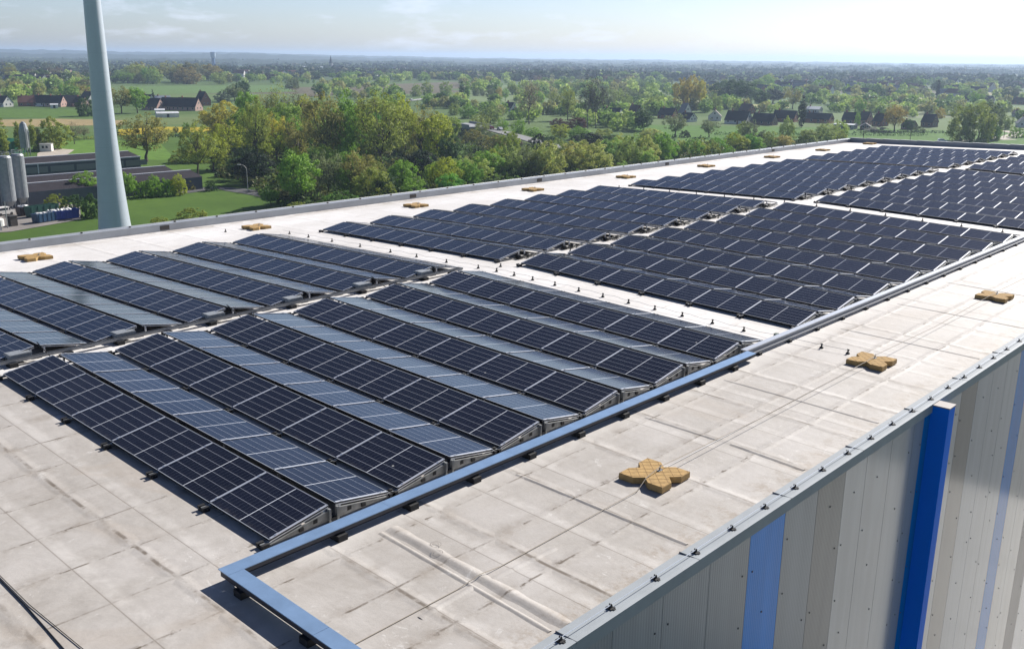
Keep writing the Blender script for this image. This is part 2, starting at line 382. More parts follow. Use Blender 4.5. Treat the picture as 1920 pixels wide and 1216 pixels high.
ribbon('path', [spot(*q) for q in [(1840, 264), (1895, 257), (1912, 251), (1890, 246), (1862, 246)]], 9, M_GRAVEL, .12)
ribbon('path', [spot(*q) for q in [(1700, 268), (1775, 265), (1840, 263), (1905, 262)]], 3, M_GRAVEL, .12)
sheet('yard', [spot(*q)[:2] for q in [(-60, 440), (-60, 380), (60, 372), (150, 386), (152, 412), (100, 421), (20, 435)]], G+.1, mat('yard_paving', (.20, .18, .165), .9, var=.2, scale=.25))
sheet('yard', [spot(*q)[:2] for q in [(70, 288), (92, 278), (140, 281), (118, 296), (70, 300)]], G+.1, M_GRAVEL)
sheet('yard', [(5.2, -60), (60, -60), (60, 140), (5.2, 140)], G+.1, mat('asphalt_yard', (.13, .13, .125), .8, var=.08, scale=.2))

# hills on the skyline (real ridges, 6 to 10 km away)
rng = np.random.default_rng(5)
def fbm(t, seed):
    r = np.random.default_rng(seed); out = np.zeros_like(t); a = 1.0; f = 1.0
    for k in range(7):
        n = np.array([r.uniform(-1, 1) for _ in range(600)]); x = (t*f) % 599; i = x.astype(int); fr = x-i; fr = fr*fr*(3-2*fr)
        out += a*(n[i]*(1-fr)+n[(i+1) % 600]*fr); a *= .55; f *= 2.07
    return out
M_HILL = mat('wooded_hill', (.030, .046, .030), .95, var=.5, scale=.012, spec=.1)
def hill(dist, hl, hc, hr, seed):
    az = np.linspace(R(-96), R(6), 900); t = (az-az[0])/(az[-1]-az[0])
    prof = np.interp(az, [R(-96), R(-71), R(-57), R(-43), R(-30), R(-15), R(6)], [hl, hl, .72*hl+.28*hc, hc, hc*.6+hr*.4, hr, hr])
    h = prof*(1+.16*fbm(t*22, seed))+3.2*fbm(t*190, seed+1)
    rows = [(-900, -6), (-500, .55), (-200, .86), (0, 1), (500, .8), (1500, -.5)]
    b = MB(); vs = []
    for dr, k in rows:
        d = dist*(1+.02*np.sin(t*17))+dr
        zz = G+np.maximum(h, 3)*k if k > 0 else np.full_like(h, G-3)
        vs += list(zip(CAM[0]+np.sin(az)*d, CAM[1]+np.cos(az)*d, zz))
    n = len(az); b.add(vs, [(r*n+i, r*n+i+1, (r+1)*n+i+1, (r+1)*n+i) for r in range(len(rows)-1) for i in range(n-1)])
    o = b.build('hills', M_HILL, smooth=True); o['kind'] = 'structure'
hill(9000, 62, 24, 14, 3); hill(6400, 40, 19, 10, 11); hill(4300, 19, 13, 8, 23)

# ================================================================== WAREHOUSE
Y0, Y1, XL, XE = -16.0, 81.4, -27.4, 4.62
wh = empty('warehouse', ((XL+XE)/2, (Y0+Y1)/2, G), 'huge flat roofed warehouse with striped blue and grey metal wall carrying the solar panels', 'warehouse')
def wpart(b, name, mats, smooth=False):
    o = b.build(name, mats, smooth=smooth); o.parent = wh; o.location = (-wh.location[0], -wh.location[1], -wh.location[2]); return o
b = MB()
xs = [XL, XR, XE]; 
b.add([(x, y, rz(x)) for y in (Y0, Y1) for x in xs]+[(x, y, rz(x)-.4) for y in (Y0, Y1) for x in xs],
      [(0, 1, 4, 3), (1, 2, 5, 4), (6, 9, 10, 7), (7, 10, 11, 8), (0, 6, 7, 1), (1, 7, 8, 2), (3, 4, 10, 9), (4, 5, 11, 10), (0, 3, 9, 6), (2, 8, 11, 5)])
wpart(b, 'roof', M_ROOF)
# raised laps of the membrane in the margin
def ridge(p, q, w, h):
    b = MB(); p = Vector(p); q = Vector(q); d = (q-p).normalized(); n = Vector((-d.y, d.x, 0)); vs = []; prof = [(-1, -.02), (-.6, .35), (-.2, .95), (.2, 1), (.6, .5), (1, -.02)]
    N = 14
    for i in range(N+1):
        c = p.lerp(q, i/N); e = .55+.45*math.sin(math.pi*min(1, max(0, i/N*6, ))/2) if i < 3 else 1
        for a, k in prof: v = c+n*a*w*(1+.12*math.sin(i*2.1)); vs.append((v.x, v.y, rz(v.x)+h*k*e+.001))
    m = len(prof); b.add(vs, [(i*m+j, i*m+j+1, (i+1)*m+j+1, (i+1)*m+j) for i in range(N) for j in range(m-1)])
    wpart(b, 'membrane_ridge', M_ROOF, True)
ridge((.85, 1.70, 0), (4.58, 1.64, 0), .13, .034)
ridge((.85, 1.48, 0), (4.5, 1.36, 0), .05, .016)

ridge((2.9, 8.68, 0), (4.5, 8.6, 0), .06, .02); ridge((.9, 8.62, 0), (2.6, 8.66, 0), .05, .016)
ridge((.9, 4.62, 0), (4.5, 4.66, 0), .05, .016); ridge((.8, 11.95, 0), (4.5, 11.95, 0), .05, .016)
for yy in (18.2, 22.2, 26.4): ridge((.8, yy, 0), (4.5, yy+.05, 0), .05, .016)
ridge((3.05, 1.72, 0), (3.12, 3.1, 0), .06, .018); ridge((3.05, .35, 0), (3.0, 1.4, 0), .06, .018)
# two round patches
b = MB()
for cx, cy in ((1.77, 1.82), (1.97, 1.67)):
    for r0, r1 in ((.078, .088), (.045, .052)):
        n = 28; vs = []
        for i in range(n):
            t = 2*math.pi*i/n
            for r in (r0, r1): x, y = cx+r*math.cos(t), cy+r*math.sin(t); vs.append((x, y, rz(x)+.034))
        b.add(vs, [(2*i, 2*i+1, (2*i+3) % (2*n), (2*i+2) % (2*n)) for i in range(n)])
wpart(b, 'vent_patch', mat('patch_ring', (.22, .2, .18), .8))
# right edge trim
ze = rz(XE)
b = MB()
prof = [(4.58, ze+.012), (4.60, ze+.05), (4.90, ze+.075), (4.965, ze+.074), (4.965, ze-.13), (4.945, ze-.13), (4.945, ze+.035), (4.62, ze+.015)]
b.loft([(x, 0, z) for x, z in prof], (0, Y0, 0), (0, Y1, 0))
wpart(b, 'edge_trim', M_TRIM)
for y in np.arange(1.35, 40, 2.93): b = MB(); b.span((4.60, y, ze+.048), (4.968, y+.006, ze+.0775)); wpart(b, 'trim_joint', mat('joint_dark', (.16, .17, .18), .6))
b = MB(); b.tube([(4.80, Y0, ze+.125), (4.80, Y1, ze+.125)], .006, 6); wpart(b, 'lightning_wire', mat('bright_wire', (.8, .8, .8), .3, .6))
def clip_mesh():
    b = MB(); b.span((-.05, -.045, 0), (.05, .045, .018)); b.span((-.075, -.02, 0), (.075, .02, .012)); b.span((-.018, -.02, .018), (.018, .02, .055)); b.span((-.022, -.008, .05), (-.008, .008, .075)); b.span((.008, -.008, .05), (.022, .008, .075))
    return b.mesh('wire_clip', M_BLACK)
CLIP = clip_mesh()
for i, y in enumerate(np.arange(.15, 60, 1.07)):
    put('wire_clip', CLIP, wh, (4.80-wh.location[0], y-wh.location[1], ze+.066-wh.location[2]), rot=(0, -.08, 0))
# wall of sandwich panels
WB = G+.05; zt = ze-.132
cols = {'g': wall_material('wall_grey', (.29, .30, .31), True), 'h': wall_material('wall_light_grey', (.36, .37, .37), False), 'b': wall_material('wall_blue', (.015, .29, .82), True),
        'B': wall_material('wall_bright_blue', (.004, .19, .52), False), 't': wall_material('wall_taupe', (.26, .24, .22), True), 'k': wall_material('wall_olive_grey', (.15, .15, .13), False), 'w': wall_material('wall_pale', (.42, .405, .375), False)}
seq = {0: 't', 1: 't', 2: 'g', 3: 'g', 4: 'g', 5: 'b', 6: 'g', 7: 't', 8: 'h', 9: 'h', 10: 'h', 11: 'h', 12: 'w', 13: 'k', 14: 'h', 15: 'h', 16: 'h', 17: 'B', 18: 'w', 19: 'w', 20: 't', 21: 'w', 22: 'h'}
yb = [Y0]+[-14.6+1.185*i for i in range(12)]
edges = [-1.4, -.2, .98, 2.17, 3.40, 4.67, 5.91, 7.10, 8.35, 9.50, 10.48, 11.7, 12.9, 13.44, 14.16, 15.79, 16.93, 18.1, 19.25, 20.38, 21.4, 22.5, 23.6, 24.8, 26.0]
names = ['t', 't', 'g', 'g', 'g', 'g', 'b', 'g', 't', 'h', 'h', 'h', 'h', 'B', 'w', 'k', 'h', 'h', 'h', 'B', 'w', 'w', 't', 'h']
labels = {'b': 'light blue ribbed wall panel', 'B': 'bright blue wall panel', 't': 'taupe ribbed wall panel', 'k': 'dark olive grey wall panel'}
screw = mat('screw_dark', (.05, .05, .05), .5)
for i, c in enumerate(names):
    b = MB(); y0, y1 = edges[i], edges[i+1]
    b.span((4.80, y0+.006, WB), (4.93, y1-.006, zt))
    rr = random.Random(i)
    for q in range(14):
        z = zt-.5-q*1.05-rr.uniform(0, .3)
        y = y0+rr.choice([.12, .5, .85])*(y1-y0)
        b.span((4.93, y-.012, z-.012), (4.942, y+.012, z+.012), 1)
    o = wpart(b, 'wall_panel', [cols[c], screw])
    if c in labels: o['label'] = labels[c]
b = MB(); b.span((4.80, Y0, WB), (4.925, -1.406, zt)); wpart(b, 'wall', cols['g'])
b = MB(); b.span((4.80, 26.006, WB), (4.925, Y1, zt)); wpart(b, 'wall', cols['h'])
b = MB(); b.span((4.78, Y0+.01, WB), (4.80, Y1-.01, zt)); b.span((XL, Y1-.1, WB), (4.78, Y1-.02, -.66)); b.span((XL-.3, Y0, WB), (XL-.2, Y1, -.8)); b.span((XL-.2, Y0, WB), (4.78, Y0+.1, -.66))
wpart(b, 'wall', mat('wall_plain', (.34, .36, .38), .5))
# blue box column standing off the wall
b = MB(); b.span((4.932, 13.78, WB), (5.32, 14.14, rz(4.9)-.0)) if False else b.span((4.932, 13.78, WB), (5.32, 14.14, -.30)); wpart(b, 'blue_column', mat('column_blue', (.001, .19, .85), .6, var=.05, scale=.6, spec=.12))
b = MB(); b.span((4.97, 13.76, -.30), (5.335, 14.16, -.275)); wpart(b, 'column_cap', mat('column_cap_metal', (.30, .265, .24), .6))
# lower hall standing against the wall, whose pale roof mirrors in the smooth panels
lh = empty('lower_hall', (17, 31, G), 'lower hall with pale flat roof below the striped warehouse wall', 'hall')
b = MB(); b.span((-11.9, -10, 0), (12, 10, 17.2)); b.build('wall', mat('wall_plain', (.34, .36, .38), .5), lh)
b = MB(); b.span((-12.0, -10.3, 17.2), (12.3, 10.3, 17.5)); b.build('roof', mat('pale_roof', (.55, .53, .49), .7, var=.1, scale=.4), lh)
# parapets
b = MB()
zb = rz(XL)
prof = [(XL, zb-.5), (XL, zb+.26), (XL+.02, zb+.275), (XL+.02, zb+.30), (XL-.36, zb+.325), (XL-.36, zb+.2), (XL-.33, zb+.2), (XL-.33, zb-.5)]
b.loft([(x, 0, z) for x, z in prof], (0, Y0, 0), (0, Y1+.36, 0)); wpart(b, 'parapet', M_PARA)
b = MB()
n = 40; top = lambda x: rz(x)+.38
for i in range(n):
    xa, xb = XL+.022+(4.9-XL)*i/n, XL+.022+(4.9-XL)*(i+1)/n
    b.add([(xa, Y1, rz(xa)-.4), (xb, Y1, rz(xb)-.4), (xb, Y1, top(xb)), (xa, Y1, top(xa)), (xa, Y1+.33, rz(xa)-.4), (xb, Y1+.33, rz(xb)-.4), (xb, Y1+.33, top(xb)), (xa, Y1+.33, top(xa))],
          [(0, 1, 2, 3), (3, 2, 6, 7), (5, 4, 7, 6), (0, 3, 7, 4), (1, 5, 6, 2)])
wpart(b, 'parapet', mat('parapet_dark', (.20, .22, .25), .5, .2, .1, 1))
b = MB()
for x in np.arange(XL+.6, 4.4, 1.55): b.span((x-.62, Y1-.005, top(x)+.004), (x+.62, Y1+.34, top(x)+.03))
wpart(b, 'parapet_capping', M_TRIM)
b = MB()
for y in (12.62, 26.9, 37.2, 51.0, 66.5): b.span((XL-.01, y, zb+.05), (XL+.028, y+.42, zb+.235))
wpart(b, 'overflow_opening', mat('outlet_dark', (.10, .09, .08), .8))
b = MB()
for y in np.arange(-3, 80, 2.05): b.span((XL-.18, y-.03, zb+.31), (XL-.1, y+.03, zb+.36))
wpart(b, 'wire_clip', M_BLACK)
b = MB(); b.tube([(XL-.14, Y0, zb+.365), (XL-.14, Y1, zb+.365)], .007, 5); wpart(b, 'lightning_wire', M_WIRE)
# strip of folded membrane in front of the left parapet
ridge((XL+.35, 3, 0), (XL+.35, 60, 0), .10, .03)

# ================================================================== SOLAR ROWS
PU, PL, PW, TH = 1.745, 1.722, 1.134, .032
WY, HZ, GAP, Z0 = 1.129, .192, .117, .105
TILT = math.atan2(HZ, WY); PITCHY = 2.569
def panel_meshes():
    b = MB(); lx, ly = PL/2-.012, PW/2-.012
    b.add([(-lx, -ly, -.003), (lx, -ly, -.003), (lx, ly, -.003), (-lx, ly, -.003)], [(0, 1, 2, 3)], 0)
    b.add([(-lx, -ly, -.012), (lx, -ly, -.012), (lx, ly, -.012), (-lx, ly, -.012)], [(3, 2, 1, 0)], 1)
    me = b.mesh('solar_panel', [M_CELL, M_BACK])
    uvl = me.uv_layers.new(name='UVMap')
    for p in me.polygons:
        for li in p.loop_indices:
            v = me.vertices[me.loops[li].vertex_index].co; uvl.data[li].uv = (v.x/(2*lx)+.5, v.y/(2*ly)+.5)
    # keep the glass facing up
    for p in me.polygons:
        pass
    f = MB(); X, Y = PL/2, PW/2
    f.span((-X, -Y, -TH), (X, -Y+.012, 0)); f.span((-X, Y-.012, -TH), (X, Y, 0)); f.span((-X, -Y+.012, -TH), (-X+.012, Y-.012, 0)); f.span((X-.012, -Y+.012, -TH), (X, Y-.012, 0))
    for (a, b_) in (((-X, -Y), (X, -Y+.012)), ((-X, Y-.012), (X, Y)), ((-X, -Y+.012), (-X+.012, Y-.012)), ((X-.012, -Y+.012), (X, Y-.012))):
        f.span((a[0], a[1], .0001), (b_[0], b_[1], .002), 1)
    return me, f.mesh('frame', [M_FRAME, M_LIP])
PANEL, PFRAME = panel_meshes()
def rail_meshes():
    b = MB()
    b.span((-.03, -.14, .035), (.03, 2*WY+GAP+.10, .065), 1)
    for y, s in ((WY-.10, 1), (WY+GAP+.10, -1)):                       # rear posts
        b.span((-.022, y-.02, .065), (.022, y+.02, Z0+HZ-.05)); 
    c, s_ = math.cos(TILT), math.sin(TILT)
    for sg, yc in ((1, WY/2), (-1, WY*1.5+GAP)):                        # strip under the joint of two panels
        M = Matrix.Rotation(sg*TILT, 3, 'X'); b.box((0, yc, Z0+HZ/2-.034), (.055, PW-.02, .014), 0, M)
        M = Matrix.Rotation(sg*TILT, 3, 'X'); b.box((0, yc, Z0+HZ/2+.0045), (.046, PW-.05, .004), 0, M)
    for y in (.02, 2*WY+GAP-.02): b.span((-.03, y-.02, .065), (.03, y+.02, Z0-.03))
    rail = b.mesh('rail', [M_ALU, M_RAIL])
    f = MB(); f.span((-.085, -.06, .001), (.085, .06, .045)); f.span((-.09, -.065, .045), (-.034, .05, .085)); f.span((.034, -.065, .045), (.09, .05, .085))
    foot = f.mesh('rubber_foot', M_BLACK)
    k = MB(); k.span((-.022, -.03, 0), (.022, .03, .012)); k.span((-.010, -.010, .012), (.010, .010, .02))
    clamp = k.mesh('clamp', mat('clamp_metal', (.75, .76, .78), .35, .6))
    e = MB()                                                            # sheet metal end plate
    pts = [(.06, .02), (WY-.04, .02), (WY-.04, Z0+HZ-.085), (.06, Z0-.065)]
    e.loft([(0, y, z) for y, z in pts], (-.012, 0, 0), (.0, 0, 0)); e.loft([(0, y, z) for y, z in [(.0, Z0-.078), (.0, Z0-.064), (WY-.02, Z0+HZ-.076), (WY-.02, Z0+HZ-.09)]], (-.012, 0, 0), (.02, 0, 0))
    e.span((-.0, WY-.32, .08), (.006, WY-.24, .15), 1); e.span((0, WY-.60, .05), (.03, WY-.52, .11), 1); e.span((-.012, WY-.04, .02), (.05, WY, Z0+HZ-.05))
    plate = e.mesh('end_plate', [mat('plate_zinc', (.24, .245, .24), .55, .3, .3, 7), M_BLACK])
    return rail, foot, clamp, plate
RAIL, FOOT, CLAMP, PLATE = rail_meshes()
def panel_xf(front):
    """centre of a panel slope and its tilt, in row space"""
    yc = WY/2 if front else WY*1.5+GAP
    return yc, Z0+HZ/2, (TILT if front else -TILT)
JIT = random.Random(3)
def solar_row(xe, y0, label, group, plates, clamps, feet):
    fall = math.atan(SR) if xe > XR else -math.atan(SL)
    r = empty('solar_panel_row', (xe, y0, rz(xe)), label, 'solar panels', group, rot=(0, fall, 0))
    for front in (True, False):
        yc, zc, a = panel_xf(front)
        for k in range(6):
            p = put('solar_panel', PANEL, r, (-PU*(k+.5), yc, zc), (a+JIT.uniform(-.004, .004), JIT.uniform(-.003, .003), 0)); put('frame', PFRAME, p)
    for k in range(7):
        x = -PU*k + (-.03 if k == 0 else (.03 if k == 6 else 0))
        q = put('rail', RAIL, r, (x, 0, 0))
        if feet:
            for fy in ((-.10, WY+GAP/2, 2*WY+GAP+.04) if clamps else (-.10,)): put('rubber_foot', FOOT, q, (0, fy, 0))
        if clamps:
            for front in (True, False):
                yc, zc, a = panel_xf(front)
                for s in (-1, 1):
                    put('clamp', CLAMP, q, (0, yc+s*.42*math.cos(a), zc+s*.42*math.sin(a)), (a, 0, 0))
    if plates:
        put('end_plate', PLATE, r, (.006, 0, 0))
        put('end_plate', PLATE, r, (.006, 2*WY+GAP, 0), (0, 0, 0), (1, -1, 1))
    return r
ORD = ['first', 'second', 'third', 'fourth', 'fifth', 'sixth', 'seventh', 'eighth']
BLOCKS = [  # right end, first low edge, rows, name, plates, clamps
    (0.0, 0.0, 6, 'nearest right block, beside the blue tray lid', True, True),
    (-11.58, .03, 6, 'nearest left block, beside the slim tray', False, True),
    (0.0, 17.15, 8, 'second right block, beyond the first aisle', True, False),
    (-11.50, 17.18, 8, 'second left block, beyond the first aisle', False, False),
    (.17, 39.35, 8, 'third right block, beyond the second aisle', True, False),
    (-11.47, 39.35, 8, 'third left block, beyond the second aisle', False, False),
    (.2, 61.5, 6, 'last right block, before the far parapet', True, False),
    (-11.45, 61.4, 6, 'last left block, before the far parapet', False, False)]
for xe, y0, n, nm, pl, cl in BLOCKS:
    for i in range(n):
        w = '%s double row of solar panels in the %s' % (ORD[i], nm)
        solar_row(xe, y0+PITCHY*i, w, 'rows of solar panels on the roof', pl, cl, cl or i == 0)

# ================================================================== CABLE TRAYS
def tray_segment(t, a, b, h0, h1, lid, side):
    pass
zt_ = rz(.48)
t = empty('cable_tray', (.48, -1.0, zt_), 'wide cable tray with blue metal lid between the nearest panels and the bare margin', 'cable tray')
def tp(b, name, m): 
    o = b.build(name, m, t); o.location = (-t.location[0], -t.location[1], -t.location[2]); return o
def lid_box(b, x0, x1, y0, y1, h0, h1):
    b.add([(x, y, rz(x)+h) for h in (h0, h1) for x, y in ((x0, y0), (x1, y0), (x1, y1), (x0, y1))], [(0, 3, 2, 1), (4, 5, 6, 7), (0, 1, 5, 4), (1, 2, 6, 5), (2, 3, 7, 6), (3, 0, 4, 7)])
b = MB(); y = -1.08
while y < 13.7:
    y2 = min(y+2.98, 13.75); lid_box(b, .36, .61, y if y > 0 else -1.08, y2, .198+.0006*(int(y) % 3), .212+.0006*(int(y) % 3)); y = y2+.004
tp(b, 'lid', M_LID)
b = MB(); x = .612
while x < 4.5:
    x2 = min(x+2.0, 4.56); lid_box(b, x, x2, -1.08, -.82, .198, .212+.0005*(int(x*2) % 2)); x = x2+.004
tp(b, 'lid', M_LID)
b = MB(); lid_box(b, .575, .587, -.845, 13.74, .125, .197); lid_box(b, .375, .387, -1.05, 13.74, .125, .197); lid_box(b, .388, 4.55, -1.06, -1.048, .10, .197); lid_box(b, .588, 4.55, -.857, -.845, .10, .197); lid_box(b, .388, .574, -1.04, 13.74, .098, .102)
tp(b, 'channel', mat('tray_side', (.05, .05, .058), .6, .2, .2, 4))
for y in np.arange(.9, 13.8, 1.48):
    b = MB(); b.v = []; lid_box(b, .33, .66, y-.09, y+.09, .001, .104); tp(b, 'support_block', M_BLACK)
for x in (.9, 2.45, 3.9): b = MB(); lid_box(b, x-.09, x+.09, -1.12, -.80, .001, .106); tp(b, 'support_block', M_BLACK)
t = empty('cable_tray', (.26, 13.8, rz(.3)), 'narrow bright-topped cable tray running into the distance beside the far right panels', 'cable tray')
b = MB(); lid_box(b, .165, .325, 13.76, 79, .185, .21); tp(b, 'lid', mat('tray_lid_bright', (.52, .54, .57), .35, .55, .05, 2))
b = MB(); lid_box(b, .311, .33, 13.76, 79, .09, .184); lid_box(b, .40, .412, 13.76, 79, .08, .12); lid_box(b, .332, .398, 13.76, 79, .075, .085); tp(b, 'channel', mat('tray_side_grey', (.26, .27, .29), .5, .3))
for y in np.arange(14.3, 79, 1.62): b = MB(); lid_box(b, .20, .455, y-.06, y+.06, .001, .074); tp(b, 'support_block', M_BLACK)
t = empty('cable_tray', (-11.3, .2, rz(-11.3)), 'slim galvanised cable tray in the middle aisle between the two nearest blocks', 'cable tray')
b = MB(); lid_box(b, -11.36, -11.24, .2, 15.1, .10, .112); lid_box(b, -11.372, -11.361, .2, 15.1, .10, .16); lid_box(b, -11.239, -11.228, .2, 15.1, .10, .16); tp(b, 'channel', mat('slim_tray_grey', (.22, .225, .23), .5, .3, .15, 6))
for y in np.arange(.5, 15.2, 1.285): b = MB(); lid_box(b, -11.42, -11.14, y-.09, y+.09, .001, .098); tp(b, 'support_block', M_BLACK)
# inverter boxes hanging at the open row ends, with their legs and looping cables
def box_mesh():
    b = MB(); b.span((-.16, -.26, .10), (.16, .26, .22)); b.span((-.17, -.24, .222), (.17, .24, .232)); b.span((-.06, -.3, .02), (.06, -.26, .12), 1); b.span((-.14, -.2, .04), (-.1, .2, .1), 1); b.span((.1, -.2, .04), (.14, .2, .1), 1)
    return b.mesh('inverter_box', [M_GALV, M_BLACK])
BOX = box_mesh()
def place_box(x, y, label, grp):
    o = put('inverter_box', BOX, None, (x, y, rz(x)+.01)); tag(o, label, 'inverter box', grp); return o
for i in range(6):
    place_box(-11.56, .03+PITCHY*i+.72, 'grey inverter box under the open end of the %s nearest left row' % ORD[i], 'inverter boxes at row ends')
cable_grp = 'cable coils at row ends'
def coil_mesh(seed):
    r = random.Random(seed); b = MB()
    for q in range(3):
        pts = []; cx, cy = r.uniform(-.1, .1), r.uniform(-.25, .25); a, c = r.uniform(.16, .26), r.uniform(.2, .38); ph = r.uniform(0, 6)
        for i in range(19):
            th = ph+i/18*math.pi*r.uniform(1.6, 2.2); pts.append((cx+a*math.cos(th), cy+c*math.sin(th), .05+.05*math.sin(i*.9+q)+.02*q))
        b.tube(pts, .012, 5)
    b.tube([(-.2, -.5, .03), (-.05, -.2, .08), (.1, .2, .05), (.05, .9, .04)], .013, 5)
    b.span((-.1, -.42, .02), (.08, -.2, .14)); b.span((-.16, .1, .02), (-.02, .36, .11))
    return b.mesh('cable_coil', M_CABLE, True)
COILS = [coil_mesh(i) for i in range(4)]
for (xe, y0, n, nm) in ((-11.50, 17.33, 8, 'second left'), (-11.47, 39.2, 8, 'third left'), (-11.45, 61.4, 6, 'far left')):
    for i in range(n):
        x = xe+.12; o = put('cable_coil', COILS[i % 4], None, (x, y0+PITCHY*i+1.1, rz(x)))
        tag(o, 'tangled black cables at the end of the %s row in the %s block' % (ORD[i], nm), 'cables', cable_grp)
for i in (0, 2, 4):
    y = .03+PITCHY*i+1.25; z = rz(-11.3); b = MB()
    b.tube([(-11.75, y, z+.33), (-11.45, y+.02, z+.22), (-11.2, y+.05, z+.10), (-10.9, y+.05, z+.03), (-10.55, y+.02, z+.25), (-10.4, y, z+.33)], .014, 6)
    tag(b.build('power_cable', M_CABLE, smooth=True), 'black cable crossing the middle aisle to the ridge of the %s near right row' % ORD[i], 'cable', 'cables crossing the middle aisle')

# ================================================================== BALLAST CROSSES, LIFELINE, HOLDERS
def cross_meshes():
    h = .46; a, d = .16, .15
    pts = []
    for k in range(4):
        c, s = math.cos(k*math.pi/2), math.sin(k*math.pi/2)
        for x, y in ((-h, -h), (-a, -h), (0, -h+d), (a, -h)): pts.append((x*c-y*s, x*s+y*c))
    b = MB(); n = len(pts)
    b.prism(pts, .012, .118); 
    ins = [(x*.985, y*.985) for x, y in pts]
    b.add([(x, y, .118) for x, y in pts]+[(x, y, .130) for x, y in ins], [tuple(range(n, 2*n))]+[(i, (i+1) % n, n+(i+1) % n, n+i) for i in range(n)])
    pad = b.mesh('ballast_cross', M_TAN)
    g = MB()                                                            # grooves quilted into the top
    def inside(x, y):
        ins_ = False; j = n-1
        for i in range(n):
            xi, yi = ins[i]; xj, yj = ins[j]
            if (yi > y) != (yj > y) and x < (xj-xi)*(y-yi)/(yj-yi)+xi: ins_ = not ins_
            j = i
        return ins_
    for sgn in (1, -1):
        for o in np.arange(-.6, .61, .15):
            run = None
            for s in np.arange(-.7, .701, .02):
                x = (s+o)/math.sqrt(2); y = sgn*(s-o)/math.sqrt(2); ok = inside(x, y)
                if ok and run is None: run = s
                if (not ok or s > .69) and run is not None:
                    p, q = run, s-.02; run = None
                    if q-p > .04:
                        M = Matrix.Rotation(sgn*math.pi/4, 3, 'Z'); m_ = (p+q)/2
                        g.box(((m_+o)/math.sqrt(2), sgn*(m_-o)/math.sqrt(2), .1305), (q-p, .008, .003), 0, M)
    gm = g.mesh('quilt_line', mat('quilt_dark', (.22, .13, .05), .9))
    p = MB(); p.tube([(0, 0, .12), (0, 0, .20)], [.02, .012], 8); p.span((-.03, -.06, .131), (.03, .06, .142)); p.tube([(0, .0, .20), (0, .03, .225), (0, .05, .215)], .008, 6)
    return pad, gm, p.mesh('anchor_post', M_GALV)
CROSS, QUILT, POST = cross_meshes()
def cross(x, y, label):
    o = put('ballast_cross', CROSS, None, (x, y, rz(x)+.0)); o.rotation_euler = (0, 0, random.Random(int(y*10)).uniform(-.03, .03))
    tag(o, label, 'ballast block', 'tan ballast crosses of the fall protection')
    put('quilt_line', QUILT, o); put('anchor_post', POST, o, (.03, .12, 0))
cross(2.75, 6.28, 'tan cross-shaped ballast block nearest the camera on the weathered right margin')
cross(2.72, 15.75, 'tan cross-shaped ballast block second along the right margin, above the blue column')
cross(2.68, 25.3, 'tan cross-shaped ballast block farthest visible along the right margin')
for i, (y, w) in enumerate(zip((6.4, 15.8, 25.1, 34.0, 42.9, 52.4, 61.9, 70.6, 80.0), ('first from the left', 'second from the left, behind the last near left row', 'third from the left', 'fourth from the left', 'fifth from the left', 'sixth from the left', 'seventh from the left', 'eighth from the left', 'last one, in the far roof corner'))):
    cross(-24.9, y, 'tan ballast cross near the left parapet, %s' % w.replace(', behind the last near left row', ''))
b = MB(); pts = [(2.9, -14, rz(2.9)+.012), (2.9, 1.2, rz(2.9)+.012), (2.9, 1.66, rz(2.9)+.062), (2.9, 2.1, rz(2.9)+.012), (2.86, 5.6, rz(2.9)+.03), (2.80, 5.95, rz(2.9)+.145), (2.78, 6.4, rz(2.8)+.21), (2.76, 10, rz(2.8)+.12), (2.76, 15.4, rz(2.75)+.17), (2.75, 15.85, rz(2.75)+.21), (2.72, 20, rz(2.75)+.12), (2.70, 25.4, rz(2.7)+.21), (2.7, 40, rz(2.7)+.1)]
b.tube(pts, .007, 5); tag(b.build('lifeline', mat('lifeline_steel', (.42, .36, .28), .5, .3)), 'thin steel lifeline running over the tan crosses of the right margin', 'safety line')
b = MB(); b.tube([(2.64, 6.4, rz(2.7)+.02), (2.62, 11, rz(2.7)+.012), (2.6, 15.5, rz(2.7)+.03)], .006, 5); tag(b.build('lifeline', mat('white_wire', (.7, .68, .65), .5)), 'pale thin wire lying beside the lifeline between the first two right crosses', 'safety line')
def holder_mesh():
    b = MB(); b.tube([(0, 0, 0), (0, 0, .035), (0, 0, .05)], [.052, .048, .022], 10); b.tube([(0, 0, .05), (0, 0, .12)], [.022, .016], 6); b.span((-.03, -.012, .10), (.03, .012, .125)); return b.mesh('wire_holder', M_BLACK)
HOLD = holder_mesh()
def holder(x, y, label, g):
    tag(put('wire_holder', HOLD, None, (x, y, rz(x))), label, 'wire holder', g)
g1 = 'wire holders along the first cross aisle'
ex = [-22.55, -21.2, -19.6, -17.8, -15.98, -14.5, -12.9, -11.3]+[-10.42, -9.61, -8.78, -7.82, -6.83, -5.87, -4.89, -3.93, -2.97, -1.96, -.96]
for x in ex: holder(x, 15.9, 'small dark conical wire holder in the row along the first cross aisle', g1)
g2 = 'wire holders along the second cross aisle'
for x in np.arange(-22, 0, 1.75): holder(x, 38.3, 'small dark conical wire holder in the row along the second cross aisle', g2)
for y in np.arange(1.9, 15, 2.57): holder(-10.85, y, 'small dark conical wire holder in the middle aisle beside the slim tray', 'wire holders in the middle aisle')
for x, y in ((-10.9, 16.6), (-10.6, 18.0), (-10.9, 20.4), (-10.8, 23.2), (-10.8, 26), (-10.85, 28.5), (-10.8, 31)): holder(x, y, 'small dark conical wire holder between the second left and second right blocks', 'wire holders in the far middle aisle')
holder(-25.1, 14.4, 'single small wire holder beside the second left ballast cross', None)
for x, y in ((1.25, 16.05), (1.95, 16.1)): holder(x, y, 'small dark wire holder on the right margin outside the narrow tray', 'wire holders outside the tray')
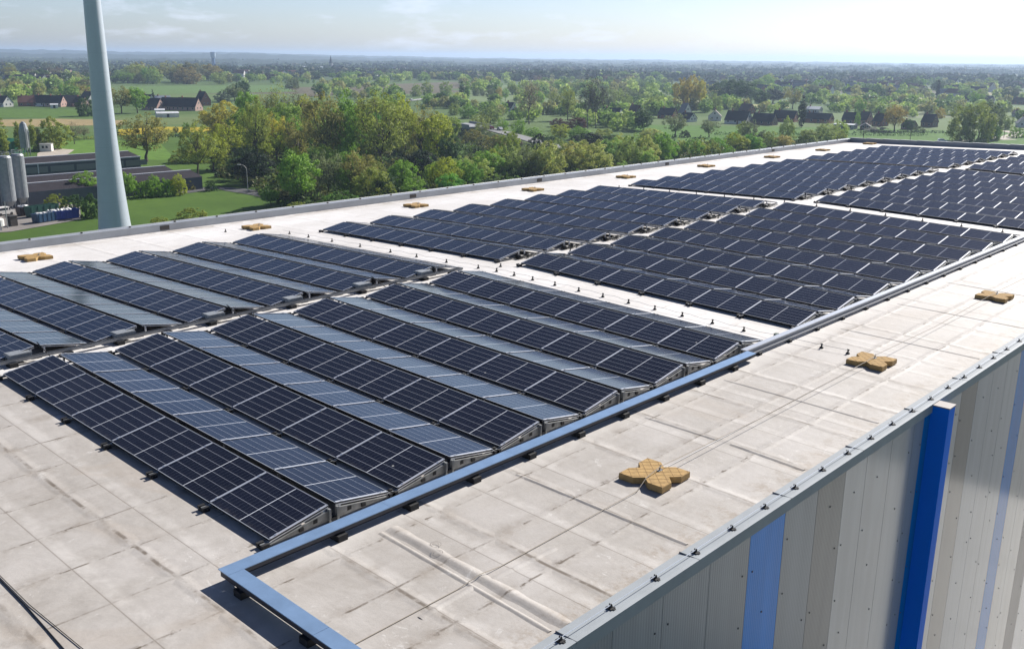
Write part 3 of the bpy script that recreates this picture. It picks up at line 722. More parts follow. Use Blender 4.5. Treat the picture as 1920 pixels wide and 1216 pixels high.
b = MB(); b.tube([(-23, 15.9, rz(-23)+.115)]+[(x, 15.9+.015*math.sin(x*9), rz(x)+.115-.035*(i % 2)) for i, x in enumerate(np.arange(-22.55, 0, .45))]+[(1.3, 16, rz(1)+.1), (2, 16.1, rz(2)+.1)], .005, 5)
tag(b.build('lightning_wire', M_WIRE), 'thin conductor wire strung over the holders of the first cross aisle', 'wire')
b = MB(); b.span((-.05, -.06, 0), (.05, .06, .16)); b.span((-.07, -.03, .05), (.07, .03, .09)); tag(b.build('junction_box', mat('junction_grey', (.12, .16, .13), .6), None, (.02, 15.9, rz(0))), 'small grey-green junction box at the tray end of the first cross aisle', 'junction box')
b = MB(); b.tube([(-8, -3.20, rz(-8)+.012), (-3, -3.22, rz(-3)+.012), (-1.0, -3.24, rz(-1)+.014), (-.2, -3.27, rz(0)+.014), (.5, -3.30, rz(.5)+.014), (3, -3.36, rz(3)+.012)], .010, 6)
b.tube([(-8, -3.16, rz(-8)+.011), (-3, -3.19, rz(-3)+.011), (-.9, -3.20, rz(-1)+.012), (.5, -3.13, rz(.5)+.012), (3, -2.95, rz(3)+.012)], .006, 6)
tag(b.build('power_cable', M_CABLE, smooth=True), 'pair of black cables lying across the bare roof corner lower left', 'cable')

# ================================================================== TREES
def leaf_mesh(centers, size, normals, seed, name='crown', mats=None):
    """one small irregular quad per centre"""
    r = np.random.default_rng(seed); n = len(centers)
    nrm = normals + r.normal(0, .75, (n, 3)); nrm /= np.linalg.norm(nrm, axis=1)[:, None]+1e-9
    ref = r.normal(0, 1, (n, 3)); a = np.cross(nrm, ref); a /= np.linalg.norm(a, axis=1)[:, None]+1e-9; c = np.cross(nrm, a)
    s = size*r.uniform(.6, 1.35, (n, 1)); e = r.uniform(.55, 1.0, (n, 1))
    q = np.stack([centers-a*s, centers-c*s*e*.8, centers+a*s*r.uniform(.7, 1.1, (n, 1)), centers+c*s*e], 1).reshape(-1, 3)
    me = bpy.data.meshes.new(name); me.vertices.add(4*n); me.loops.add(4*n); me.polygons.add(n)
    me.vertices.foreach_set('co', q.astype(np.float32).ravel()); me.loops.foreach_set('vertex_index', np.arange(4*n, dtype=np.int32))
    me.polygons.foreach_set('loop_start', np.arange(0, 4*n, 4, dtype=np.int32)); me.polygons.foreach_set('loop_total', np.full(n, 4, dtype=np.int32))
    me.materials.append(mats or M_LEAF); me.update(calc_edges=True); me.validate(); return me
def clumps(r, n, shape):
    """clump centres and radii in a unit tree (height 1, crown half width ~.5)"""
    out = []
    while len(out) < n:
        x, y, z = r.uniform(-.5, .5), r.uniform(-.5, .5), r.uniform(0, 1)
        w = shape(z)
        d = math.hypot(x, y)
        if w > 0 and d < w and (d > w*.45 or r.random() < .35): out.append((x, y, z, w))
    return out
SHAPES = {
    'broad': lambda z: .5*math.sqrt(max(0, 1-((z-.60)/.40)**2)) if z > .22 else 0,
    'oak': lambda z: .5*math.sqrt(max(0, 1-((z-.62)/.38)**2)) if z > .26 else 0,
    'round': lambda z: .5*max(0, 1-abs((z-.42)/.58)**2.6)**.5 if z > .03 else 0,
    'poplar': lambda z: .5*(1-abs((z-.42)/.58)**2.2) if z > .05 else 0,
    'conifer': lambda z: .5*(1-z)*1.05 if z > .05 else 0,
    'shrub': lambda z: .5*math.sqrt(max(0, 1-(z/1.0)**2)),
    'thin': lambda z: .5*math.sqrt(max(0, 1-((z-.62)/.40)**2)) if z > .20 else 0,
}
SPEC = {  # clumps, leaves per clump, clump radius, leaf size (unit tree)
    'broad': (125, 80, .085, .0165), 'oak': (150, 46, .075, .014), 'round': (170, 78, .08, .0165), 'poplar': (110, 55, .04, .011),
    'conifer': (110, 60, .04, .013), 'shrub': (90, 85, .11, .027), 'thin': (110, 22, .085, .012)}
ASPECT = {'poplar': .20, 'conifer': .42, 'thin': .6, 'oak': .85, 'broad': .8, 'round': .95, 'shrub': 1.6}
TREES = {}
for kind, (nc, nl, cr_, ls) in SPEC.items():
    for v in range(3):
        r = random.Random(hash((len(kind), v, nc)) % 1000+v); nr = np.random.default_rng(nc*7+v)
        lob = [(r.uniform(0, 6.28), r.uniform(.08, .22), r.randint(2, 4)) for _ in range(2)]
        base = SHAPES[kind]
        cl = clumps(r, nc, base)
        P, N = [], []
        for x, y, z, w in cl:
            th = math.atan2(y, x); k = 1+sum(a*math.sin(m*th+ph+z*5) for ph, a, m in lob)*.6
            z2 = z*(1+.06*math.sin(th*2+lob[0][0])*(z > .5)); x *= k; y *= k
            m = int(nl*r.uniform(.5, 1.4)); rad = cr_*r.uniform(.6, 1.35)
            q = nr.normal(0, 1, (m, 3)); q /= np.linalg.norm(q, axis=1)[:, None]; q *= rad*nr.uniform(.35, 1, (m, 1))**.6
            asp = 1.0
            A_ = ASPECT[kind]; P.append(q*np.array([1, 1, .8])+np.array([x*A_, y*A_, z2])); N.append(q/rad*1.0+np.array([x, y, (z-.45)])*1.2+np.array([0, 0, .35]))
        P = np.concatenate(P); N = np.concatenate(N); P[:, 2] = np.maximum(P[:, 2], .01)
        crown = leaf_mesh(P, ls, N, v+nc); cl = [(x*ASPECT[kind], y*ASPECT[kind], z, w) for x, y, z, w in cl]
        tb = MB()
        h = {'broad': .62, 'oak': .60, 'round': .55, 'poplar': .7, 'conifer': .85, 'shrub': .5, 'thin': .75}[kind]; tr = {'oak': .028, 'thin': .016, 'broad': .022, 'poplar': .010, 'round': .024, 'conifer': .014, 'shrub': .02}[kind]
        pts = [(0, 0, -.01)]+[(r.uniform(-.015, .015)*i, r.uniform(-.015, .015)*i, h*i/5) for i in range(1, 6)]
        tb.tube(pts, [tr*1.25]+[tr*(1-.16*i) for i in range(1, 6)], 6)
        nb = {'oak': 26, 'thin': 26, 'broad': 12, 'round': 8, 'poplar': 10, 'conifer': 6, 'shrub': 9}[kind]
        for q in range(nb):
            x, y, z, w = cl[r.randrange(len(cl))]; s0 = r.uniform(.22, .75); i0 = int(s0*5); p0 = Vector(pts[min(5, i0+1)])
            if kind == 'shrub': p0 = Vector((0, 0, .02))
            p3 = Vector((x, y, max(z, p0.z+.04))); mid = p0.lerp(p3, .5)+Vector((r.uniform(-.03, .03), r.uniform(-.03, .03), -.02 if kind != 'thin' else .03))
            r0 = tr*r.uniform(.28, .5)
            tb.tube([p0, mid, p3], [r0, r0*.65, r0*.2], 4, cap=False)
            if kind in ('oak', 'thin'):
                for e in range(2):
                    pe = p3+Vector((r.uniform(-.1, .1), r.uniform(-.1, .1), r.uniform(.0, .12))); tb.tube([mid.lerp(p3, .3+.4*e), pe], [r0*.4, r0*.12], 3, cap=False)
        TREES[kind, v] = (tb.mesh('trunk', M_BARK), tb.mesh('trunk', M_BARKP), crown)
NAMES = {'broad': 'tree', 'oak': 'oak_tree', 'round': 'willow_tree', 'poplar': 'poplar_tree', 'conifer': 'conifer_tree', 'shrub': 'shrub', 'thin': 'bare_tree'}
CATS = {'shrub': 'shrub', 'poplar': 'poplar', 'conifer': 'conifer'}
tcount = [0]
def tree_at(kind, p, h, w, col, label, group=None, pale=False, parts=True):
    tcount[0] += 1; r = random.Random(tcount[0]*13); v = r.randrange(3); tk, tkp, cr_ = TREES[kind, v]
    o = empty(NAMES[kind], (p[0], p[1], G-.05), label, CATS.get(kind, 'tree'), group, r.uniform(0, 6.28)); o.scale = (w/ASPECT[kind], w/ASPECT[kind], h)
    put('trunk', tkp if pale else tk, o); put('crown', cr_, o, color=col)
    return o
def tree(kind, px, py, hpx, wpx, col, label, group=None, pale=False):
    p = spot(px, py); k = mpp(p); return tree_at(kind, p, hpx*k, wpx*k, col, label, group, pale)
# foliage colours (young spring leaves)
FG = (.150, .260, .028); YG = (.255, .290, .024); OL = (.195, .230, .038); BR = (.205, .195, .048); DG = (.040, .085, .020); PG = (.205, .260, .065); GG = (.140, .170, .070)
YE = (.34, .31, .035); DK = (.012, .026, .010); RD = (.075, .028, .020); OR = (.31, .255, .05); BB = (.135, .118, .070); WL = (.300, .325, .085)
T = [
 # left side
 ('poplar', 8, 300, 84, 22, OL, 'tall thin poplar at the left photo edge above the silos'),
 ('poplar', 37, 288, 66, 13, OL, 'slim poplar left of the steel filter tower'),
 ('poplar', 64, 284, 64, 12, OL, 'slim poplar right of the steel filter tower'),
 ('poplar', 74, 282, 46, 12, GG, 'short leafless looking poplar beside the white hut'),
 ('round', 99, 280, 58, 62, OL, 'broad grey-green willow behind the white hut'), ('thin', 140, 270, 40, 30, BB, 'small bare tree right of the broad grey-green willow'),
 ('thin', 158, 262, 26, 22, BB, 'little bare bush tree left of the turbine tower in the field'),
 ('round', 163, 218, 34, 36, DG, 'dark green rounded tree left of the turbine tower by the dark roofed house'),
 ('oak', 228, 213, 48, 44, BR, 'brownish tree right of the turbine tower in front of the field'), ('broad', 258, 212, 48, 40, FG, 'leafy green tree beside the white gabled house'),
 ('conifer', 287, 190, 26, 10, DK, 'small dark spruce behind the white gabled house'),
 ('oak', 275, 303, 84, 92, BR, 'wide spreading olive-brown oak right of the turbine tower above the dark shed'),
 ('oak', 372, 332, 98, 70, OL, 'oak with bare forked trunk at the end of the dark shed'),
 ('shrub', 347, 305, 26, 60, OL, 'olive thicket behind the end of the dark shed'), ('shrub', 420, 320, 30, 60, OL, 'olive thicket right of the forked oak'),
 ('round', 350, 252, 22, 16, FG, 'small round green tree in the yellow rapeseed field'), ('oak', 330, 254, 16, 12, DG, 'tiny pollard willow with dark trunk in the rapeseed field'),
 ('round', 423, 252, 60, 82, YE, 'yellow-brown poplar grove right of the brick gabled houses'), ('oak', 398, 250, 46, 40, YE, 'yellow tree at the left end of the poplar grove'),
 ('oak', 315, 262, 20, 26, OL, 'low olive tree right of the spreading oak'),
 ('shrub', 45, 378, 20, 40, FG, 'low green bush right behind the second silo'), ('shrub', 66, 379, 24, 30, FG, 'dark green bush behind the skip containers'), ('shrub', 86, 372, 22, 40, OL, 'pale olive bush above the green skip container'),
 ('shrub', 108, 372, 30, 36, BR, 'brownish twiggy bush in front of the dark roof'), ('round', 162, 372, 48, 54, FG, 'large rounded green shrub left of the turbine tower foot'),
 ('shrub', 105, 389, 26, 46, OL, 'pale rounded bush directly behind the green skip'), ('shrub', 140, 392, 28, 50, DG, 'dark spreading bush behind the bright blue skip'), ('shrub', 172, 408, 46, 46, DG, 'dark juniper like bush against the turbine tower'),
 ('broad', 242, 372, 48, 34, FG, 'tall green shrub right against the turbine tower'), ('shrub', 268, 369, 30, 34, FG, 'green shrub in front of the shed wall, right of the tall one'), ('round', 290, 369, 40, 32, FG, 'upright green shrub in front of the shed wall'),
 ('shrub', 313, 367, 34, 34, FG, 'green shrub near the middle of the shed wall'), ('round', 336, 366, 38, 30, YG, 'bright green shrub at the shed corner'), ('shrub', 352, 356, 22, 30, BR, 'brown scrub at the shed corner'),
 ('shrub', 396, 358, 18, 24, DG, 'small round dark bush beside the lawn edge and the lane'), ('shrub', 360, 411, 22, 64, OL, 'spreading olive bush standing alone in the lawn'), ('shrub', 300, 422, 16, 40, OL, 'low olive bush left of the lone lawn bush'),
 # wood, centre left
 ('broad', 469, 262, 90, 50, FG, 'green topped tall tree at the back left of the wood'), ('oak', 432, 300, 70, 66, YG, 'yellow-green oak at the left rim of the wood'), ('oak', 400, 322, 70, 60, YG, 'yellowish young oak left of the street lamp'),
 ('thin', 505, 268, 98, 46, BR, 'tall tree with pale bare stems at the back of the wood'), ('thin', 528, 268, 106, 46, OL, 'tall pale stemmed tree with olive top, back of the wood'), ('thin', 556, 270, 100, 46, BB, 'grey leafless tall tree right of the pale stemmed ones'), ('thin', 580, 268, 84, 40, BB, 'lower grey leafless tree left of the biggest oaks'),
 ('oak', 482, 312, 122, 56, OL, 'lanky oak with leaning bare trunk in the left part of the wood'), ('oak', 520, 300, 84, 50, YE, 'yellow-leaved oak right of the lanky oak'), ('oak', 563, 312, 90, 64, BR, 'brown twiggy oak with bare limbs left of the biggest oak'),
 ('oak', 612, 318, 138, 84, BR, 'biggest dark brown-topped oak in the middle of the wood'), ('broad', 652, 316, 134, 70, FG, 'tall green tree touching the biggest oak'), ('oak', 716, 322, 140, 108, OL, 'huge oak with fanned dark limbs, right of the biggest brown one'),
 ('oak', 752, 300, 118, 62, YG, 'slender yellow-green oak behind the fanned oak'), ('thin', 792, 300, 102, 66, BR, 'brown lightly leafed tree right of the fanned oak'), ('broad', 818, 312, 96, 60, YG, 'bright green tree in front of the road bridge'),
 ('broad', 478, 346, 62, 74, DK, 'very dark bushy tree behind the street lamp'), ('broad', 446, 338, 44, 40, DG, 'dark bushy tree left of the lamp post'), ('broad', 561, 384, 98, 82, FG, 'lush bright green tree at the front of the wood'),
 ('shrub', 530, 360, 44, 50, OL, 'olive bush between the dark tree and the lush one'), ('oak', 617, 372, 86, 60, GG, 'grey-green thin tree right of the lush one'), ('oak', 672, 372, 90, 66, BR, 'reddish-brown domed tree in the front of the wood'),
 ('round', 700, 384, 70, 70, OL, 'olive domed tree near the parapet below the fanned oak'), ('broad', 756, 372, 74, 50, FG, 'pointed fresh green tree near the parapet'), ('round', 775, 378, 46, 56, FG, 'low green bushy tree touching the parapet line'), ('broad', 508, 386, 36, 36, FG, 'small conical green shrub by the lane'),
 ('shrub', 640, 402, 44, 92, (.075, .15, .02), 'vivid green low bush just behind the parapet'), ('shrub', 560, 396, 18, 60, OL, 'low scrub by the lane end, left of the vivid bush'), ('round', 836, 364, 66, 62, YG, 'yellow-green rounded tree at the parapet below the bridge'),
 ('broad', 842, 320, 68, 44, DG, 'dark tree right in front of the bridge pillars'), ('broad', 790, 340, 60, 56, DK, 'tree coloured almost black for the shade of the wood gap'),  # near-black leaves paint in the dark gap of the wood
 ('round', 868, 360, 58, 50, FG, 'rounded mid green tree at the parapet, second right of the yellow-green one'), ('broad', 912, 344, 62, 58, FG, 'leafy tree below the road car'), ('round', 952, 340, 66, 60, PG, 'pale green tree left of the two pale willows'), ('oak', 985, 338, 62, 56, GG, 'greyish thin tree between the pale willows'),
 ('round', 1026, 338, 72, 62, WL, 'pale willow, narrower of the two round ones at the parapet'), ('round', 1107, 330, 66, 84, WL, 'broad dome-shaped pale willow at the parapet'), ('round', 1010, 300, 48, 40, DK, 'round almost black evergreen beside the road'),
 ('conifer', 1066, 322, 58, 28, DK, 'dark pointed cypress left of the broad pale willow'), ('broad', 1100, 290, 40, 60, DK, 'dark hedge-like tree behind the broad pale willow'), ('broad', 1146, 290, 38, 44, DG, 'dark green tree right behind the broad pale willow'),
 ('round', 1176, 322, 60, 52, PG, 'pale green tree right of the broad pale willow'), ('round', 1208, 314, 58, 48, WL, 'pale willow in front of the dark long house'), ('round', 1236, 308, 56, 46, FG, 'mid green round tree before the steep grey roof'), ('shrub', 1297, 300, 40, 56, FG, 'green thicket below the houses row, left part'),
 ('shrub', 1335, 296, 34, 50, OL, 'olive thicket along the parapet below the white gable'), ('round', 1378, 290, 38, 54, YG, 'yellowish-green shrub tree along the parapet'), ('shrub', 1420, 284, 22, 40, FG, 'low green shrub along the parapet, right part'),
 ('round', 1406, 266, 38, 36, GG, 'grey-green bushy tree in the right meadow'), ('oak', 1392, 262, 34, 26, OL, 'olive tree beside the grey-green meadow tree'), ('round', 1474, 269, 48, 28, PG, 'pale upright willow in the right meadow before the dark poplar'), ('shrub', 1434, 272, 28, 40, GG, 'grey-green thicket left of the pale upright willow'),
 ('shrub', 1510, 274, 24, 46, GG, 'grey-green thicket right of the pale upright willow'), ('thin', 1550, 274, 46, 42, OL, 'thin olive tree near the far left roof corner'), ('round', 1570, 272, 28, 30, OL, 'rounded olive bush at the far left roof corner'), ('oak', 1329, 258, 34, 36, GG, 'grey tree in the meadow below the white gable'), ('oak', 1266, 257, 44, 46, GG, 'grey-green tree below the steep grey roof'), ('shrub', 1284, 258, 14, 22, DK, 'dark round bush in the meadow'),
 ('broad', 1219, 280, 40, 40, WL, 'pale green tree left below the dark long house'),
 # middle distance
 ('poplar', 866, 191, 40, 10, DG, 'dark narrow poplar, left of the pair in mid field'), ('poplar', 876, 189, 38, 10, FG, 'narrow poplar with sunlit side, right of the pair in mid field'), ('thin', 992, 233, 80, 42, BB, 'tall leaning bare tree behind the small house'),
 ('round', 920, 232, 32, 40, PG, 'round pale green tree above the road'), ('oak', 943, 262, 40, 22, FG, 'roadside tree with thin trunk, left one'), ('oak', 973, 268, 44, 28, FG, 'roadside tree with thin trunk, right one'), ('round', 900, 246, 30, 40, OL, 'olive bush tree above the bridge road'), ('round', 852, 216, 22, 24, PG, 'pale bush tree left end above the bridge'), ('round', 878, 222, 26, 34, FG, 'green bush tree above the bridge parapet'),
 ('broad', 826, 200, 26, 26, DG, 'dark tree at the bend of the upper road'), ('round', 780, 181, 22, 20, PG, 'light tree at the near end of the upper road'), ('round', 800, 178, 24, 24, PG, 'light green tree along the upper road'), ('round', 836, 178, 24, 26, PG, 'light green tree at the far end of the upper road'), ('round', 1008, 196, 26, 24, FG, 'green tree right beside the leaning bare tree'),
 ('oak', 1037, 204, 32, 26, OL, 'olive tree left of the twin tall trees'), ('oak', 1064, 226, 60, 32, OL, 'lightly leafed tree left of the twin tall trees'), ('thin', 1102, 241, 94, 34, (.05, .052, .036), 'left one of the twin tall trees with dark bare crowns', None, True), ('thin', 1117, 241, 92, 36, (.045, .048, .036), 'right one of the twin tall trees with dark bare crowns', None, True),
 ('oak', 1140, 212, 46, 30, GG, 'leaning grey tree right of the twin tall trees'), ('oak', 1160, 208, 40, 34, PG, 'pale green tree above the dark long house'), ('round', 1178, 206, 26, 18, PG, 'small pale tree above the brown roofed house'), ('round', 1047, 238, 16, 30, RD, 'dark red hedge bush, left one below the houses'), ('round', 1080, 240, 20, 40, RD, 'wider dark red hedge bush below the houses'),
 ('broad', 1206, 246, 40, 40, DG, 'dark green tree below the brown roofed house'), ('round', 1229, 214, 34, 36, PG, 'pale tree left of the orange poplar group'), ('round', 1276, 205, 56, 32, OR, 'left tree of the orange-topped poplar group'), ('round', 1294, 206, 60, 36, OR, 'middle tree of the orange-topped poplar group'), ('round', 1310, 206, 56, 26, YE, 'right yellow tree of the orange-topped poplar group'),
 ('round', 1339, 206, 30, 26, PG, 'small pale tree right of the orange poplar group'), ('round', 1357, 204, 26, 30, FG, 'small green tree right of the orange poplar group'), ('broad', 1365, 192, 40, 70, DG, 'big dark tree mass behind the large dark roof'), ('broad', 1398, 196, 44, 50, DG, 'dark tree right part behind the large dark roof'), ('broad', 1424, 203, 34, 32, DG, 'dark green tree behind the second dark roof'),
 ('broad', 1449, 194, 26, 44, DK, 'low dark wood beside the tan field'), ('oak', 1486, 204, 36, 34, BR, 'brownish tree left of the dark column poplar'), ('poplar', 1502, 240, 64, 14, DK, 'dark green column poplar among the houses'), ('poplar', 1757, 186, 40, 7, DK, 'dark slim poplar in the far right village'), ('poplar', 1540, 178, 24, 6, DG, 'slim far poplar right of the village roofs'), ('poplar', 1547, 178, 26, 6, DG, 'slim far poplar second right of the village roofs'), ('poplar', 1518, 170, 24, 11, DG, 'dark far poplar clump left of the slim ones'),
 ('oak', 1677, 247, 48, 40, (.24, .18, .03), 'golden yellow tree standing before the right houses'), ('round', 1607, 236, 24, 12, FG, 'small green tree between two dark houses'), ('shrub', 1643, 247, 10, 50, (.2, .2, .16), 'whitish blossoming hedge before the right houses'), ('shrub', 1722, 248, 12, 26, GG, 'grey round bush right of the golden tree'), ('broad', 1702, 247, 24, 20, DG, 'dark small tree right of the golden tree'),
 ('round', 1800, 264, 66, 50, OL, 'left tree of the big rounded group in the right meadow'), ('round', 1832, 266, 70, 56, OL, 'middle tree of the big rounded group in the right meadow'), ('round', 1856, 262, 68, 44, GG, 'right tree of the big rounded group in the right meadow'), ('round', 1863, 264, 28, 24, FG, 'round bush at the foot of the big rounded group'), ('broad', 1830, 202, 30, 28, FG, 'green tree behind the big rounded group'),
 ('shrub', 1786, 216, 24, 46, PG, 'pale wide thicket left behind the big rounded group'), ('shrub', 1905, 258, 20, 30, FG, 'bush at the right photo edge beside the gravel path'), ('round', 1886, 242, 24, 26, PG, 'pale bush tree above the gravel path'), ('round', 1762, 222, 20, 18, OR, 'orange blossoming tree beside the small right house'), ('thin', 1808, 266, 26, 14, OL, 'thin sapling before the big rounded group'), ('round', 1640, 212, 22, 26, PG, 'pale tree among the right village houses'), ('round', 1612, 214, 28, 22, FG, 'green tree at the left of the right village houses'),
 ('round', 1890, 210, 14, 16, PG, 'pale small tree by the far right houses'), ('round', 892, 180, 14, 14, GG, 'round orchard tree, left of three beside the pair of poplars'), ('round', 905, 180, 13, 11, GG, 'round orchard tree, middle of three beside the pair of poplars'), ('round', 919, 182, 16, 16, GG, 'round orchard tree, right of three beside the pair of poplars'), ('round', 936, 184, 20, 14, OR, 'little orange tree in the orchard'), ('oak', 948, 190, 24, 14, FG, 'small green tree right of the orange orchard tree'),
 ('round', 548, 166, 20, 28, GG, 'rounded grey-green tree alone behind the wood'), ('broad', 440, 190, 30, 36, GG, 'grey-green tree behind the brick houses'), ('round', 418, 192, 20, 28, (.07, .10, .06), 'pale grey bush behind the red brick gable'), ('broad', 455, 188, 34, 30, DG, 'dark tree left behind the wood'), ('broad', 1850, 230, 40, 50, DG, 'dark tree behind the big rounded group'),
]
T += [('shrub', 889, 268, 26, 44, BR, 'brown scrub in front of the bridge end'), ('shrub', 925, 282, 30, 50, BR, 'brown scrub on the road bank below the cars'), ('oak', 905, 262, 34, 30, OL, 'olive thin tree on the road bank beside the bridge'), ('shrub', 962, 284, 26, 54, BB, 'grey-brown bramble on the road bank, middle'), ('broad', 1035, 284, 30, 34, DG, 'dark bush tree between road and pale willow'), ('round', 1000, 262, 22, 36, FG, 'green bush above the road, left of the twin tall trees'), ('round', 1050, 258, 24, 40, YG, 'yellow-green bush along the far side of the road'), ('round', 1086, 262, 24, 40, FG, 'green bush at the right end of the visible road'), ('round', 1130, 268, 26, 44, OL, 'olive bush right of the visible road end'), ('round', 858, 244, 20, 22, FG, 'green bush before the bridge pillars')]
for e in T: tree(*e)
# wood filling, hedgerow trees
def inpoly(x, y, P):
    c = False; j = len(P)-1
    for i in range(len(P)):
        if (P[i][1] > y) != (P[j][1] > y) and x < (P[j][0]-P[i][0])*(y-P[i][1])/(P[j][1]-P[i][1])+P[i][0]: c = not c
        j = i
    return c
rr = random.Random(77)
POLY = [(455, 300), (520, 265), (700, 262), (820, 292), (960, 292), (1200, 292), (1480, 280), (1600, 282), (1200, 330), (900, 372), (640, 398), (530, 380), (440, 345)]
n = 0
while n < 50:
    x, y = rr.uniform(430, 1600), rr.uniform(255, 400)
    if not inpoly(x, y, POLY): continue
    kd = rr.choice(['broad', 'round', 'oak', 'broad']); h = rr.uniform(34, 60)*(1 if x < 1000 else .75)
    c = rr.choice([FG, OL, DG, FG, YG, PG]); c = rr.choice([PG, WL, FG, YG]) if x > 860 else c; tree(kd, x, y, h, h*rr.uniform(.75, 1.0), tuple(v*rr.uniform(.75, 1.15) for v in c), 'ordinary green tree filling the dense wood behind the left parapet', 'trees of the dense wood'); n += 1
for i in range(26):
    x = 455+i*15.5+rr.uniform(-6, 6); y = rr.uniform(268, 300); h = rr.uniform(62, 92)*(1 if x < 760 else .72); kd = rr.choice(['broad', 'oak', 'broad', 'round'])
    tree(kd, x, y, h, h*rr.uniform(.6, .8), tuple(v*rr.uniform(.8, 1.15) for v in rr.choice([FG, OL, YG, FG, PG])), 'ordinary tall tree in the back rows of the dense wood', 'tall trees at the back of the wood')
for i in range(22):
    x = 880+i*33+rr.uniform(-10, 10); y = 346-(x-880)*.108+rr.uniform(-6, 4); h = rr.uniform(46, 60)*(1 if x < 1250 else .7)
    tree(rr.choice(['round', 'round', 'broad']), x, y, h, h*rr.uniform(.85, 1.05), tuple(v*rr.uniform(.85, 1.1) for v in rr.choice([PG, WL, FG, YG])), 'ordinary fresh green tree in the belt along the left parapet', 'trees of the belt along the parapet')
n = 0
bands = [(0, 180, 168, 182, 16, [OL, FG, OR, GG]), (0, 190, 138, 160, 18, [BB, GG, DG, OL]), (205, 430, 150, 158, 26, [GG, FG, BR, PG]), (430, 760, 146, 158, 12, [GG, FG, DG]), (600, 900, 140, 150, 12, [DG, GG]), (1000, 1300, 150, 166, 14, [BB, GG, FG]), (1180, 1330, 168, 196, 18, [PG, FG, GG]), (1330, 1560, 160, 186, 20, [FG, GG, DG, PG]), (1560, 1920, 168, 192, 20, [FG, GG, DG, PG, OL]), (960, 1240, 165, 190, 14, [FG, PG, GG])]
cnts = [16, 10, 18, 14, 12, 18, 12, 16, 18, 16]
names = ['left village', 'far left hamlet', 'long grove right of the turbine tower', 'far fields', 'far middle village', 'brown far wood', 'pasture left of the orange poplars', 'middle village', 'right village', 'open pasture in the middle']
for (x0, x1, y0, y1, h0, cs), ct, nm in zip(bands, cnts, names):
    for i in range(ct):
        x, y = rr.uniform(x0, x1), rr.uniform(y0, y1); h = h0*rr.uniform(.8, 1.4); kd = rr.choice(['broad', 'round', 'oak', 'broad', 'round'] if nm != 'brown far wood' else ['oak', 'thin', 'broad'])
        tree(kd, x, y, h, h*rr.uniform(.95, 1.6), tuple(v*rr.uniform(.8, 1.1) for v in rr.choice(cs)), 'one of the many middle-distance trees of the %s' % nm, 'trees of the '+nm)

# masses nobody could count: scattered far woods and hedges
M_FARLEAF = mat('far_leaves', (.1, .12, .05), .9, var=.35, scale=.02, spec=.1, objcol=True)
def mass(name, pts, label, leaf, seed, mat_cols, per=46, far=False):
    r = np.random.default_rng(seed); groups = [[] for _ in mat_cols]
    for (x, y, w, h, ci) in pts:
        m = per; q = r.normal(0, 1, (m, 3)); q /= np.linalg.norm(q, axis=1)[:, None]; q *= r.uniform(.5, 1, (m, 1))
        q = q*np.array([w/2, w/2, h/2])+np.array([x, y, G+h*.5]); q[:, 2] = np.maximum(q[:, 2], G+.2); groups[ci].append((q, np.full(m, w)))
    for gi, gpts in enumerate(groups):
        if not gpts: continue
        P = np.concatenate([a for a, _ in gpts]); S = np.concatenate([b_ for _, b_ in gpts])[:, None]
        me = leaf_mesh(P, S*leaf, np.tile(np.array([[0, -.25, .9]]), (len(P), 1)), seed+gi, name)
        me.materials[0] = M_FARLEAF if far else M_LEAF; o = put(name, me, None, color=mat_cols[gi]); o['kind'] = 'stuff'; o['label'] = label; o['category'] = 'woods'
nr = np.random.default_rng(9)
pts = []
for _ in range(17000):
    az = R(nr.uniform(-86, -2)); py = 3.6+40*nr.random()**1.25                         # pixels below the horizon
    d = 38.1*FPX/py
    if d > 8600 or d < 1050: continue
    x, y = CAM[0]+math.sin(az)*d, CAM[1]+math.cos(az)*d
    u = -.68*x+.73*y; v = .73*x+.68*y
    cl = math.sin(u*.0068+1.8*math.sin(v*.0019+1))+.6*math.sin(u*.0173+v*.0031+1.1)+.55*math.sin(v*.0074+u*.0012)
    if cl < .25 and nr.random() < .93: continue
    w = nr.uniform(10, 26)*(1+d/4500); h = nr.uniform(6, 13)*(1+.25*math.sin(v*.01))
    pts.append((x, y, w, h, int(nr.integers(0, 4))))
mass('distant_woods', pts, 'far off woods and hedges merging below the skyline', .19, 4, [(.105, .150, .060), (.150, .190, .080), (.13, .13, .085), (.080, .115, .058)], 40, True)
pts = []
lines = [((700, 150), (1300, 148)), ((900, 176), (1250, 158)), ((1000, 168), (1330, 172)), ((1180, 176), (1260, 200)), ((1330, 182), (1560, 176)), ((1320, 196), (1420, 204)), ((1500, 192), (1920, 190)), ((1560, 180), (1920, 174)), ((1600, 160), (1920, 158)), ((430, 152), (780, 150)), ((0, 152), (180, 148)), ((0, 164), (190, 166)), ((200, 150), (430, 148)), ((0, 182), (170, 178)), ((860, 160), (960, 168)), ((1020, 150), (1250, 150)), ((1120, 200), (1330, 208)), ((1560, 208), (1780, 206)), ((1780, 210), (1920, 206)), ((600, 168), (720, 160)), ((1000, 216), (1240, 213)), ((1080, 234), (1200, 240)), ((1240, 206), (1480, 207)), ((700, 192), (860, 202)), ((560, 176), (760, 186)), ((880, 206), (1000, 226)), ((1180, 150), (1560, 150)), ((1560, 196), (1700, 196)), ((1900, 214), (1930, 240)), ((1650, 205), (1760, 206)), ((820, 196), (940, 200)), ((960, 190), (1120, 182)), ((1640, 216), (1760, 214))]
